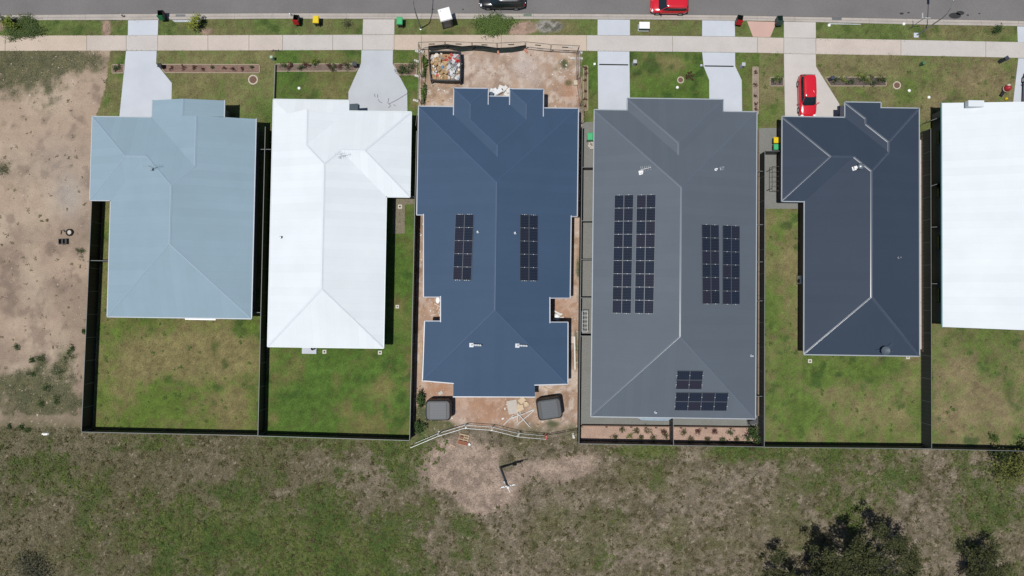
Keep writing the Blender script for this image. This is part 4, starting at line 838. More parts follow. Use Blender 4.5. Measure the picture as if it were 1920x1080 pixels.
row([(1450, 151), (1456, 148), (1463, 151)], 'small plant, %s in the short bed left of the red car', [GN, YG, GN])
row([(1565, 151), (1579, 151), (1592, 152), (1608, 147), (1617, 150), (1625, 151), (1635, 154), (1647, 152), (1655, 151)], 'green plant, %s from left in the mulched bed right of the red car', [GN, YG, GN, YG, GN, YG, GN, MX, GN], 0.42, 0.6, 130)
row([(1097.5, 129), (1097.5, 140), (1096.5, 152), (1097.5, 172), (1097, 186), (1097.5, 199)], 'small red brown plant, %s from street in thin left bed of grey house', [RD], 0.2, 0.3, 50)
row([(1415.5, 136), (1415.5, 160), (1416, 180), (1417, 195), (1417, 205)], 'small red brown plant, %s from street in thin bed before slate house', [RD], 0.2, 0.3, 50)
row([(1166, 805.5), (1193, 807), (1214, 806), (1243, 809)], 'clipped brown plant, %s from left in upper row of left rear garden', [MX, MX, MX, RD], 0.34, 0.30, 260, 0.085, 26)
row([(1152, 819), (1181, 818), (1202, 820), (1224, 820), (1247, 816)], 'clipped plant, %s from left in lower row of left rear garden', [MX, YG, MX, MX, MX], 0.36, 0.30, 260, 0.085, 26)
row([(1281, 810), (1308, 808), (1338, 808), (1368, 811)], 'brown plant, %s from left in upper row of right rear garden', [MX, RD, RD, GN], 0.32, 0.30, 260, 0.085, 26)
row([(1295, 823), (1326, 823), (1354, 823), (1381, 823)], 'brown plant, %s from left in lower row of right rear garden', [MX, MX, GN, MX], 0.36, 0.30, 260, 0.085, 26)
shrub(1292, 145, 0.38, 0.4, 'dark spiky plant on the lawn left of the round manhole of the grey house', GD, GR_, 90, 0.25, name='garden_plant', cat='plant')

# gum trees at the bottom right
def gum(px, py, h, rad, label, seed, nclump, nleaf, base_h=0.35):
    p = P(px, py); t = thing('gum_tree', label, 'tree', p); r = np.random.default_rng(seed)
    tr = MB(); fork = np.array([0.15, 0.1, h*base_h]); tr.tube([(0, 0, -0.1), (0.05, 0.05, h*0.15), tuple(fork)], [0.26*h/8, 0.2*h/8, 0.16*h/8], 9)
    tr.build('trunk', mat('gum_bark', (0.16, 0.14, 0.12), 0.9, 0.2, 3), t, org=(0, 0, 0))
    cl = []
    br = MB()
    for k in range(nclump):
        a = 2*np.pi*(k*0.381966)+r.normal(0, 0.25); q = np.sqrt((k+0.5)/nclump)*rad*r.uniform(0.8, 1.1)
        e = np.array([np.cos(a)*q, np.sin(a)*q, h*(0.95-0.38*(q/rad)**1.6)*r.uniform(0.85, 1.05)])
        mid = fork*0.55+e*0.45+np.array([r.normal(0, 0.2), r.normal(0, 0.2), -0.15*h*0.3])
        br.tube([tuple(fork*0.9), tuple(mid), tuple(e)], [0.085*h/8, 0.05*h/8, 0.018], 5); cl.append((e, r.uniform(0.55, 1.1)))
        for q2 in range(3):
            s_ = mid*0.4+e*0.6; e2 = e+r.normal(0, 1, 3)*[rad*0.16, rad*0.16, 0.3]; br.tube([tuple(s_), tuple(e2)], [0.03, 0.01], 4); cl.append((e2, r.uniform(0.35, 0.7)))
    br.build('branches', MATS['gum_bark'], t, org=(0, 0, 0))
    cs = []
    wt = np.array([c[1]**2 for c in cl]); wt /= wt.sum()
    cnt = r.multinomial(nleaf, wt)
    for (e, s_), n_ in zip(cl, cnt): cs.append(e+r.normal(0, 0.36, (n_, 3))*[s_*1.2, s_*1.2, s_*0.5])
    leaves('crown', np.concatenate(cs), 0.24, (0.022, 0.032, 0.014), (0.078, 0.080, 0.030), t, 0.6, seed, 2.8)
gum(1586, 1054, 7.5, 5.7, 'largest dark gum tree at the bottom edge of the paddock', 3, 40, 24000)
gum(1476, 1080, 5.0, 3.5, 'lower gum tree left of the largest one at the bottom edge', 5, 18, 8500)
gum(1822, 1046, 3.6, 2.1, 'small gum tree at the bottom right of the paddock', 8, 13, 4400)

# ------------------------------------------------------------------ cars
def carpaint(name, c): return mat(name, c, 0.25, 0.0, spec=0.5, coat=0.6)
m_carglass = mat('car_glass', (0.012, 0.020, 0.026), 0.05, 0.0, spec=0.6)
m_tyre = mat('tyre_rubber', (0.012, 0.012, 0.012), 0.85, 0.1, 5); m_rim = mat('alloy_rim', (0.35, 0.36, 0.37), 0.3, 0.0, metal=0.8)
m_lamp = mat('lamp_lens', (0.75, 0.78, 0.8), 0.1, 0.0, spec=0.8); m_tail = mat('tail_lens', (0.25, 0.01, 0.01), 0.15, 0.0)
def car(px, py, rz, label, L, W, H, paint, cab=(0.25, 0.97, 0.43, 0.86), rails=False, name='parked_car', zt=0.0):
    p = P(px, py); t = thing(name, label, 'car', (p.x, p.y, zt), rz, 'cars on the street and driveways')
    N = 26; b = MB(); rings = []
    for i in range(N+1):
        u = i/N; x = L*(0.5-u); e = abs(2*u-1)
        wd = W/2*(1-0.30*max(0, (e-0.62)/0.38)**2.6)
        top = 0.60+0.30*min(1, (u/0.26))**0.55 if u < 0.26 else 0.90+0.06*min(1, (u-0.26)/0.5)
        top -= 0.22*max(0, (u-0.93)/0.07)**2+0.12*max(0, (0.04-u)/0.04)
        top *= H/1.5; bot = 0.20+0.14*max(0, (e-0.85)/0.15)
        arch = 0
        half = [(0, bot), (0.80*wd, bot), (0.97*wd, bot+0.08), (wd, 0.42), (wd*0.995, 0.62*top/0.9), (0.95*wd, top-0.09), (0.86*wd, top-0.02), (0.55*wd, top+0.02), (0, top+0.03)]
        pts = [(x, y, z) for y, z in half]+[(x, -y, z) for y, z in half[-2:0:-1]]
        rings.append(pts)
    M_ = len(rings[0])
    for r_ in rings: b.v += r_
    for i in range(N):
        for j in range(M_): b.f.append((i*M_+j, i*M_+(j+1) % M_, (i+1)*M_+(j+1) % M_, (i+1)*M_+j)); b.mi.append(0)
    b.f.append(tuple(range(M_))); b.mi.append(0); b.f.append(tuple(N*M_+j for j in range(M_))[::-1]); b.mi.append(0)
    body = b.build('body', paint, t, org=(0, 0, 0), smooth=True)
    f0, r0, f1, r1 = cab; NA = 72; LV = 5; V = []
    for k in range(LV+1):
        q = k/LV; xf = L*(0.5-(f0+(f1-f0)*q)); xr = L*(0.5-(r0+(r1-r0)*q**1.4)); hw = W/2*(0.93-0.235*q**1.25); z = 0.86*H/1.5+(H-0.06-0.86*H/1.5)*q
        cx, a = (xf+xr)/2, (xf-xr)/2; ring = []
        for j in range(NA):
            th = 2*math.pi*j/NA; c, s_ = math.cos(th), math.sin(th); ex = 2/5.5
            ring.append((cx+a*math.copysign(abs(c)**ex, c)-0.06*L*0.5*(1 if c > 0 else 0.3)*(abs(s_)**2)*(1 if c > 0 else -1)*(abs(c) > .65), hw*math.copysign(abs(s_)**ex, s_), z))
        V.append(ring)
    def sel(lo, hi): return [j for j in range(NA) if lo <= ((j+0.5)*5) % 360 < hi]
    def patch(nm, js, m, lv, par):
        g = MB()
        for k in lv:
            for j in js: g.poly([V[k][j], V[k][(j+1) % NA], V[k+1][(j+1) % NA], V[k+1][j]])
        me = g.mesh(nm, m); bm = bmesh.new(); bm.from_mesh(me); bmesh.ops.remove_doubles(bm, verts=bm.verts, dist=1e-4); bm.to_mesh(me); bm.free()
        me.polygons.foreach_set('use_smooth', [True]*len(me.polygons)); return link(nm, me, par)
    front = sel(320, 360)+sel(0, 40); rear = sel(140, 220); ls = sel(50, 130); rs = sel(230, 310); pil = sel(40, 50)+sel(130, 140)+sel(220, 230)+sel(310, 320)
    patch('windscreen', front, m_carglass, range(0, LV), t); patch('rear_window', rear, m_carglass, range(1, LV), t)
    patch('side_window', ls, m_carglass, range(1, LV-1), t); patch('side_window', rs, m_carglass, range(1, LV-1), t)
    patch('pillars', pil, paint, range(LV), t); patch('sill_trim', rear+ls+rs, paint, [0], t); patch('roof_side', ls+rs, paint, [LV-1], t)
    g = MB(); top = V[LV]; cx = sum(v[0] for v in top)/NA
    rgs = [[(cx+(v[0]-cx)*k, v[1]*k, v[2]+dz) for v in top] for k, dz in ((1, 0), (0.93, 0.035), (0.7, 0.052), (0.35, 0.058))]
    for r_ in rgs: g.v += r_
    for i in range(3):
        for j in range(NA): g.f.append((i*NA+j, i*NA+(j+1) % NA, (i+1)*NA+(j+1) % NA, (i+1)*NA+j)); g.mi.append(0)
    g.f.append(tuple(3*NA+j for j in range(NA))); g.mi.append(0); g.build('roof', paint, t, org=(0, 0, 0), smooth=True)
    for sx in (0.31, -0.30):
        for sy in (-1, 1):
            wr = 0.215*H; w_ = MB(); w_.tube([(L*sx, sy*(W/2-0.20), wr), (L*sx, sy*(W/2+0.005), wr)], wr, 18); wo = w_.build('wheel', m_tyre, t, org=(0, 0, 0))
            MB().tube([(L*sx, sy*(W/2-0.05), wr), (L*sx, sy*(W/2+0.012), wr)], wr*0.62, 12).build('rim', m_rim, wo, org=(0, 0, 0))
    for sy in (-1, 1):
        MB().box((L*0.452, sy*W*0.35, 0.66*H/1.5), (0.22, 0.32, 0.12), -sy*0.5, 0.8).build('headlight', m_lamp, t, org=(0, 0, 0))
        MB().box((-L*0.462, sy*W*0.37, 0.80*H/1.5), (0.14, 0.26, 0.22), sy*0.4, 0.8).build('tail_light', m_tail, t, org=(0, 0, 0))
        MB().box((L*(0.5-f0-0.07), sy*(W/2+0.09), 0.97*H/1.5), (0.12, 0.22, 0.14), sy*0.3, 0.8).build('mirror', paint, t, org=(0, 0, 0))
        if rails: MB().tube([(L*0.05, sy*W*0.33, H-0.03), (L*0.02, sy*W*0.335, H+0.06), (-L*0.28, sy*W*0.325, H+0.06), (-L*0.31, sy*W*0.32, H-0.05)], 0.028, 8).build('roof_rail', mat('chrome', (0.7, 0.72, 0.74), 0.15, 0.0, metal=0.9), t, org=(0, 0, 0))
    MB().box((L*0.492, 0, 0.42), (0.05, W*0.28, 0.12)).build('number_plate', m_white, t, org=(0, 0, 0)); MB().box((-L*0.497, 0, 0.55), (0.05, W*0.28, 0.12)).build('number_plate', m_white, t, org=(0, 0, 0))
    MB().tube([(L*(0.5-f0-0.015), -W*0.36, 0.90*H/1.5), (L*(0.5-f0-0.03), W*0.05, 0.955*H/1.5)], 0.012, 5).build('wiper', m_black, t, org=(0, 0, 0))
    return t
red = carpaint('paint_red', (0.52, 0.012, 0.025)); blk = carpaint('paint_black', (0.010, 0.011, 0.013)); plum = carpaint('paint_plum', (0.030, 0.018, 0.022))
car(942, 3.5, math.pi+0.01, 'black station wagon with silver roof rails parked on the street', 4.85, 1.82, 1.52, blk, cab=(0.22, 0.985, 0.40, 0.93), rails=True)
car(1253, 14.2, math.pi, 'red hatchback parked at the kerb of the street', 3.95, 1.70, 1.48, red, cab=(0.19, 0.99, 0.38, 0.93))
car(1509, 183.5, -math.pi/2+0.03, 'red hatchback parked on the driveway, nose under the slate roof', 4.5, 1.76, 1.48, red, cab=(0.24, 0.99, 0.42, 0.93), zt=0.034)
car(1929, 176, math.pi/2-0.04, 'dark plum car on the driveway at the right edge', 4.3, 1.76, 1.5, plum, zt=0.034)

# ------------------------------------------------------------------ wheelie bins
def col(name, c, rough=0.5): return mat(name, c, rough, 0.05, 4)
bn_green = col('lid_green', A(70, 190, 125)); bn_yel = col('lid_yellow', A(246, 214, 10)); bn_red = col('lid_red', A(190, 22, 30)); bn_dgreen = col('lid_dark_green', A(20, 120, 70)); bn_body = col('bin_body', (0.012, 0.016, 0.014)); bn_teal = col('bin_body_teal', A(58, 84, 78))
def wbin(px, py, rz, lid, label, open_=False, body=None, sc_=1.0):
    p = P(px, py); t = thing('wheelie_bin', label, 'bin', (p.x, p.y, 0.0), rz, 'wheelie bins'); t.scale = (sc_,)*3; body = body or bn_body
    w0, d0, w1, d1, H = 0.23, 0.26, 0.29, 0.36, 0.95; b = MB(); n0 = [(-w0, -d0), (w0, -d0), (w0, d0), (-w0, d0)]; n1 = [(-w1, -d1), (w1, -d1), (w1, d1), (-w1, d1)]
    lo = [(x, y, 0.06) for x, y in n0]; hi = [(x, y, H) for x, y in n1]; inn = [(x*0.9, y*0.92, H) for x, y in n1]; inb = [(x*0.85, y*0.85, 0.12) for x, y in n0]
    for k in range(4):
        j = (k+1) % 4; b.poly([lo[k], lo[j], hi[j], hi[k]]); b.poly([hi[k], hi[j], inn[j], inn[k]]); b.poly([inn[k], inn[j], inb[j], inb[k]])
    b.poly(lo[::-1]); b.poly(inb); b.build('body', body, t, org=(0, 0, 0))
    l = MB()
    if not open_:
        l.box((0, 0.02, H+0.03), (0.62, 0.78, 0.06)).box((0, 0.02, H+0.085), (0.60, 0.76, 0.05), 0, 0.82)
        ll = l.build('lid', lid, t, org=(0, 0, 0))
    else:
        l.box((0, -0.47, H-0.32), (0.60, 0.05, 0.72)).box((0, -0.51, H-0.32), (0.5, 0.05, 0.6)); ll = l.build('lid', lid, t, org=(0, 0, 0)); ll.rotation_euler.x = -0.28; ll.location.y = -0.12; ll.location.z = 0.10
    MB().tube([(-0.24, -0.42, H-0.03), (0.24, -0.42, H-0.03)], 0.02, 8).build('handle', body, t, org=(0, 0, 0))
    for s_ in (-1, 1): MB().tube([(s_*0.20, -0.27, 0.10), (s_*0.26, -0.27, 0.10)], 0.10, 12).build('wheel', m_tyre, t, org=(0, 0, 0))
    return t
wbin(309, 32.5, 0.05, bn_dgreen, 'open black bin with green lid hanging, beside the leftmost driveway', True)
wbin(560, 41, -0.08, bn_red, 'open black bin with dark red lid hanging, left of the yellow lidded bin', True)
wbin(597, 44, 0, bn_yel, 'closed bin with yellow lid on the verge beside the open red lidded bin')
wbin(752, 46.5, 0, bn_green, 'closed bin with pale green lid on the verge right of the second driveway')
wbin(1382.5, 41.5, -0.15, bn_red, 'open black bin with bright red lid hanging, left of the pink path', True)
wbin(1456.5, 42.5, 0.05, bn_teal, 'dark teal bin on the verge right of the pink path', True, body=bn_teal)
wbin(1104.5, 260.5, 0, bn_green, 'closed bin with pale green lid in the paved side yard of the grey house')
wbin(1451.5, 267, math.pi/2, bn_yel, 'closed bin with yellow lid against the wall of the slate roofed house')
wbin(1451.5, 279.5, math.pi/2, bn_green, 'closed green lidded bin against the wall of the slate roofed house, beside the yellow one')

# ------------------------------------------------------------------ street things
# portable site toilet
p = P(838, 42.5); t = thing('site_toilet', 'white portable site toilet on the verge in front of the building site', 'toilet', p, 0.28)
MB().box((0, 0, 1.05), (1.1, 1.15, 1.95)).build('cabin', mat('cabin_grey', A(132, 118, 112), 0.7, 0.1, 3), t, org=(0, 0, 0)); MB().box((0, 0, 0.06), (1.15, 1.2, 0.12)).build('base', m_dark, t, org=(0, 0, 0))
MB().box((0, 0, 2.10), (1.28, 1.32, 0.14), 0, 0.92).build('roof', m_white, t, org=(0, 0, 0)); d = MB().box((0, -0.585, 1.05), (0.75, 0.03, 1.8)).build('door', mat('door_grey', A(170, 165, 160), 0.6), t, org=(0, 0, 0)); MB().box((0.28, -0.61, 1.05), (0.05, 0.04, 0.2)).build('handle', m_black, d, org=(0, 0, 0)); MB().tube([(-0.4, 0.4, 2.1), (-0.4, 0.4, 2.35)], 0.05, 8).build('vent_pipe', m_white, t, org=(0, 0, 0))
# white cabinet on the verge
p = P(1206, 52.5); t = thing('utility_cabinet', 'white low utility cabinet with green sides on the verge below the red hatchback', 'cabinet', p, 0)
MB().box((0, 0, 0.35), (1.0, 0.62, 0.6)).build('cabinet', mat('cabinet_green', A(40, 92, 80), 0.5), t, org=(0, 0, 0)); MB().box((0, 0, 0.69), (1.08, 0.70, 0.09)).build('top', m_white, t, org=(0, 0, 0)); MB().box((0, 0, 0.03), (1.1, 0.72, 0.06)).build('plinth', m_conc, t, org=(0, 0, 0))
# street lamps: curved arm over the road
def lamp(px, py, label, slab=False):
    p = P(px, py); t = thing('street_lamp', label, 'street lamp', p, 0, 'street lamps')
    MB().tube([(0, 0, 0), (0, 0, 4.4)], [0.075, 0.055], 10).build('pole', m_galv, t, org=(0, 0, 0))
    arc = [(0, 0, 4.4), (0, 0.12, 5.0), (0, 0.45, 5.6), (0, 1.0, 6.05), (0, 1.8, 6.35), (0, 2.6, 6.5)]
    MB().tube(arc, [0.055, 0.05, 0.045, 0.04, 0.035, 0.035], 8).build('arm', m_galv, t, org=(0, 0, 0))
    MB().box((0, 2.95, 6.5), (0.26, 0.75, 0.12), 0, 0.8).build('lamp_head', mat('lamp_grey', A(120, 124, 128), 0.4), t, org=(0, 0, 0)); MB().lathe((0, 0, 0), [(0.16, 0), (0.16, 0.03), (0.08, 0.05)], 12).build('base_plate', m_galv, t, org=(0, 0, 0))
    if slab: MB().box((-0.1, -0.02, 0.02), (0.5, 0.5, 0.08)).build('footing', m_conc, t, org=(0, 0, 0))
lamp(789, 53.5, 'tall street lamp on the verge left of the site toilet')
lamp(1719, 66, 'tall street lamp with square concrete footing on the right verge', True)
p = P(1703, 55); t = thing('street_sign', 'slim street sign post on the verge left of the right hand street lamp', 'street sign', p, 0)
MB().tube([(0, 0, 0), (0, 0, 2.9)], 0.035, 8).build('post', m_galv, t, org=(0, 0, 0)); MB().box((0.28, 0.03, 2.75), (0.75, 0.03, 0.16)).build('blade', m_white, t, org=(0, 0, 0)); MB().box((0.0, 0.3, 2.5), (0.03, 0.7, 0.16)).build('blade', m_white, t, org=(0, 0, 0))
# leaning service pole on the paddock
p = P(938, 876); t = thing('power_pole', 'leaning timber power pole with cross arm in the paddock behind the site', 'pole', p, 0)
tp = Vector((0.85, -0.15, 7.4)); MB().tube([(0, 0, -0.1), tuple(tp)], [0.14, 0.10], 10).build('pole', mat('pole_grey', A(120, 128, 126), 0.8, 0.15, 2), t, org=(0, 0, 0))
c = tp*0.96; ca = MB().bar(c+Vector((-0.72, -0.10, 0)), c+Vector((0.72, 0.22, 0)), 0.09, 0.10).build('cross_arm', m_galv, t, org=(0, 0, 0))
for k in (-0.68, -0.3, 0.3, 0.68): MB().lathe(c+Vector((k, 0.06+0.22*k, 0.05)), [(0.03, 0), (0.05, 0.05), (0.03, 0.09), (0.05, 0.13), (0.02, 0.18)], 8).build('insulator', m_white, ca, org=(0, 0, 0))
c = tp*0.66; MB().box(c+Vector((0.02, -0.14, 0)), (0.34, 0.22, 0.55)).build('meter_box', mat('meter_box_grey', A(186, 192, 194), 0.5), t, org=(0, 0, 0)); MB().lathe(tp, [(0.11, -0.05), (0.13, 0.02), (0.06, 0.10), (0.0, 0.11)], 10).build('cap', m_white, t, org=(0, 0, 0))
MB().tube([tp*0.92+Vector((0, -.1, 0)), tp*0.92+Vector((0.25, -0.6, 0.05))], 0.03, 6).build('bracket', m_white, t, org=(0, 0, 0))
# round manholes and small pits
m_cover = mat('manhole_brown', A(122, 94, 80), 0.9, 0.1, 5)
def manhole(px, py, r_, label):
    p = P(px, py); t = thing('manhole', label, 'manhole', p, 0, 'round manholes in lawns')
    MB().lathe((0, 0, -0.03), [(r_, 0), (r_, 0.055), (r_*0.74, 0.06), (r_*0.74, 0.04)], 28, cap=False).build('concrete_ring', mat('ring_cream', A(214, 200, 184), 0.85, 0.06), t, org=(0, 0, 0)); MB().lathe((0, 0, -0.03), [(r_*0.74, 0), (r_*0.74, 0.065)], 24).build('cover', m_cover, t, org=(0, 0, 0))
manhole(474.5, 149.5, 0.52, 'round manhole on the lawn of the pale blue roofed house'); manhole(1276, 150, 0.36, 'round manhole on the lawn of the mid grey roofed house'); manhole(1681.5, 160, 0.42, 'round manhole on the lawn right of the slate roofed house driveway')
def pit(px, py, s_, label):
    p = P(px, py); t = thing('drain_pit', label, 'drain pit', p, 0, 'small square drain pits')
    f = MB(); 
    for dx, dy, a, b in ((0, s_/2-0.06, s_, 0.12), (0, -s_/2+0.06, s_, 0.12), (s_/2-0.06, 0, 0.12, s_-0.24), (-s_/2+0.06, 0, 0.12, s_-0.24)): f.box((dx, dy, 0.01), (a, b, 0.08))
    f.build('frame', mat('pit_cream', A(220, 216, 204), 0.8, 0.05), t, org=(0, 0, 0)); MB().box((0, 0, 0.0), (s_-0.24, s_-0.24, 0.05)).build('grate', m_dark, t, org=(0, 0, 0))
for x, y, s_, lb in ((750, 387.5, 0.42, 'cream drain pit on the gravel right of the white roofed house'), (745, 575, 0.36, 'cream drain pit on the side lawn right of the white roofed house'), (608.5, 659.5, 0.4, 'cream drain pit behind the white house, beside the white step'), (712.5, 661, 0.4, 'cream drain pit behind the right rear corner of the white house'), (1518.5, 677, 0.4, 'cream drain pit at the rear left corner of the slate house'), (1702, 670, 0.36, 'cream drain pit at the rear right corner of the slate house')): pit(x, y, s_, lb)
def cap(px, py, r_, label):
    p = P(px, py); o = MB().lathe((0, 0, 0), [(r_, -0.02), (r_, 0.05), (r_*0.75, 0.10), (r_*0.3, 0.12), (0.0, 0.12)], 16).build('pipe_cap', m_white, None, org=(0, 0, 0)); o.location = p; tag(o, label, 'pipe cap', 'white pipe caps in lawns')
for x, y, lb in ((561, 165.5, 'white round pipe cap on the front lawn of the second house'), (1270, 164, 'white round pipe cap below the round manhole of the grey house'), (1704.5, 170, 'white round pipe cap beside the round manhole of the slate house'), (1741.5, 182.5, 'white round pipe cap on bare lawn right of the slate roof'), (1554.5, 47.5, 'white peg on the verge near the right kerb inlet'), (779, 188, 'white marker near the side fence of the site') if False else (1694.5, 45, 'white peg at the kerb left of the street sign')): cap(x, y, 0.16, lb)
# kerb grates, driveway drains
def flat(name, label, cat, px, py, dims, m, rz=0, z=0.0, bars=0, group=None):
    p = P(px, py); t = thing(name, label, cat, (p.x, p.y, z), rz, group); MB().box((0, 0, 0), dims).build('frame', m, t, org=(0, 0, 0))
    for k in range(bars): MB().box((-dims[0]/2+dims[0]*(k+0.5)/bars, 0, dims[2]/2+0.004), (dims[0]/bars*0.45, dims[1]*0.9, 0.014)).build('bar', m_galv, t, org=(0, 0, 0))
m_grate = mat('grate_iron', A(92, 92, 96), 0.7, 0.1, 5)
for x, y, lb in ((338, 30, 'iron kerb grate right of the leftmost driveway'), (937, 29.3, 'iron kerb grate beside the black station wagon'), (1569.5, 35.5, 'iron kerb grate near the right driveway')): flat('kerb_grate', lb, 'grate', x, y, (0.98, 0.34, 0.05), m_grate, 0, -0.015, 8, 'kerb grates')
flat('kerb_grate', 'debris covered green grey kerb grate right of the black wagon', 'grate', 989, 29, (0.85, 0.32, 0.05), mat('grate_green', A(118, 136, 120), 0.8, 0.3, 5), 0.05, -0.015, 0, 'kerb grates')
for x, y, lb in ((1150.5, 121.5, 'dark channel drain across the left driveway of the grey house'), (1348, 124.3, 'dark channel drain across the right driveway of the grey house')): flat('channel_drain', lb, 'drain', x, y, (3.05, 0.13, 0.03), m_dark, 0, 0.035, 0, 'driveway channel drains')
# gate posts / letterboxes
def lbox(px, py, label, m, s_=0.36, h=0.9, rz=0, slot=True):
    p = P(px, py); t = thing('letterbox', label, 'letterbox', p, rz, 'letterboxes'); MB().box((0, 0, h/2-0.02), (s_*0.8, s_*0.8, h)).build('pillar', m, t, org=(0, 0, 0)); MB().box((0, 0, h), (s_, s_, 0.06)).build('top', m, t, org=(0, 0, 0)); MB().box((0, s_*0.41, h*0.75), (s_*0.55, 0.02, 0.05)).build('slot', m_dark, t, org=(0, 0, 0))
m_lb = mat('letterbox_grey', A(196, 202, 210), 0.6, 0.04)
lbox(1188, 121, 'pale letterbox pillar right of the left driveway of the grey house', m_lb); lbox(1389, 126, 'pale letterbox pillar right of the right driveway of the grey house', m_lb)
lbox(1114, 122.5, 'small white pillar left of the left driveway drain', m_white, 0.22, 0.4); lbox(1313, 125, 'small white pillar left of the right driveway drain', m_lb, 0.22, 0.4)
lbox(513.5, 112, 'pale green letterbox between the front lawns of the first two houses', mat('letterbox_mint', A(170, 205, 176), 0.6), 0.28, 0.8)
lbox(1874, 116, 'dark slate letterbox beside the footpath near the right edge', mat('letterbox_slate', A(64, 72, 84), 0.5), 0.42, 1.1, 0.5); lbox(1725.5, 122, 'small green letterbox on the right lawn', mat('letterbox_green', A(84, 128, 92), 0.6), 0.32, 0.7)
lbox(668, 125, 'dark letterbox at the end of the bed by the second driveway', mat('letterbox_dark', A(52, 58, 66), 0.5), 0.42, 0.9); lbox(306, 127, 'black letterbox in the long bed by the leftmost driveway', mat('letterbox_black', A(30, 34, 38), 0.5), 0.4, 0.8); lbox(1555, 150, 'dark blue letterbox in the mulched bed right of the red car', mat('letterbox_blue', A(66, 74, 92), 0.5), 0.34, 0.8)
p = P(517, 95); o = MB().tube([(-0.45, 0, 0.03), (0, 0.03, 0.03), (0.5, -0.02, 0.03)], 0.035, 6).tube([(-0.3, -0.12, 0.03), (-0.25, 0.14, 0.03)], 0.03, 6).tube([(0.25, -0.12, 0.03), (0.3, 0.14, 0.03)], 0.03, 6).build('survey_peg_frame', m_black, None, org=(0, 0, 0)); o.location = p; tag(o, 'small dark bracket at the footpath edge above the mint letterbox', 'bracket')

# ------------------------------------------------------------------ building site things
# skip
c4 = [(803, 96), (864, 96.5), (863.5, 152), (807, 150)]
q = [P(x, y, 1.25) for x, y in c4]; ctr = sum(q, Vector())/4
t = thing('skip_bin', 'black steel skip heaped with builders rubbish in the front yard of the site', 'skip', (ctr.x, ctr.y, 0))
b = MB(); loc = [v-Vector((ctr.x, ctr.y, 0)) for v in q]
def rnd(pts, f, z):                                   # bulging sides, as a bag-like skip
    o = []
    for k in range(4):
        a, c = pts[k], pts[(k+1) % 4]
        for u in (0.04, 0.25, 0.5, 0.75, 0.96):
            m_ = a+(c-a)*u; m_ = m_*(f*(1+0.035*math.sin(math.pi*u))); o.append((m_.x, m_.y, z))
    return o
rg = [rnd(loc, 0.90, 0.02), rnd(loc, 0.98, 0.7), rnd(loc, 1.0, 1.25), rnd(loc, 0.925, 1.26), rnd(loc, 0.90, 0.75)]
n = len(rg[0])
for r_ in rg: b.v += r_
for k in range(4):
    for j in range(n): b.f.append((k*n+j, k*n+(j+1) % n, (k+1)*n+(j+1) % n, (k+1)*n+j)); b.mi.append(0)
b.f.append(tuple(4*n+j for j in range(n))); b.mi.append(0); b.build('shell', mat('skip_steel', (0.014, 0.017, 0.02), 0.6, 0.3, 2), t, org=(0, 0, 0))
for k in range(4): MB().box((loc[k].x*0.97, loc[k].y*0.97, 0.6), (0.12, 0.12, 1.2)).build('corner_post', MATS['skip_steel'], t, org=(0, 0, 0))
rr = random.Random(4)
tr_m = [mat('rubbish_%d' % i, c, 0.7, 0.12, 4) for i, c in enumerate([A(226, 228, 232), A(205, 206, 208), A(196, 164, 122), A(184, 152, 112), A(168, 142, 100), A(214, 196, 170), A(190, 60, 60), A(214, 96, 66), A(96, 150, 186), A(120, 110, 100), A(232, 224, 214), A(150, 150, 156)])]
hp = MB()
for k in range(170):
    u, v = rr.random(), rr.random(); a = loc[0]*(1-u)+loc[1]*u; c = loc[3]*(1-u)+loc[2]*u; m_ = (a*(1-v)+c*v)*0.86
    z = 0.85+0.45*(1-abs(2*u-1)**2)*(1-abs(2*v-1)**2)+rr.uniform(-0.06, 0.1)
    s_ = rr.choice((0.18, 0.25, 0.35, 0.5)); hp.cur = rr.choices(range(12), weights=(8, 7, 7, 6, 4, 5, 1, 1.2, 0.7, 1.5, 5, 4))[0]
    if u > 0.62: hp.cur = rr.choice((0, 0, 1, 1, 10, 11, hp.cur))
    elif 0.2 < u < 0.6 and v > 0.3: hp.cur = rr.choice((2, 3, 4, 5, 2, hp.cur))
    if u > 0.5 and v < 0.3 and rr.random() < 0.4: hp.cur = 6
    if u < 0.3 and v > 0.75 and rr.random() < 0.5: hp.cur = 7
    th = rr.uniform(0.03, 0.16); e = MB(); e.box((0, 0, 0), (s_*rr.uniform(0.5, 1.5), s_*rr.uniform(0.4, 1.0), th))
    Rm = Matrix.Rotation(rr.uniform(0, 6.3), 3, 'Z') @ Matrix.Rotation(rr.gauss(0, 0.35), 3, 'X') @ Matrix.Rotation(rr.gauss(0, 0.35), 3, 'Y'); i0 = len(hp.v)
    hp.v += [tuple(Rm @ Vector(w_)+Vector((m_.x, m_.y, z))) for w_ in e.v]; hp.f += [tuple(i0+x for x in f_) for f_ in e.f]; hp.mi += [hp.cur]*len(e.f)
for w_ in range(1): hp.cur = 3; hp.slab([(v[0]*0.98, v[1]*0.98) for v in rg[4]], 0.74, 0.82)
o = hp.build('builders_rubbish', tr_m, None, org=(0, 0, 0)); o.location = (ctr.x, ctr.y, 0); tag(o, 'heap of plastic, cardboard and offcuts filling the black skip', 'rubbish', kind='stuff')
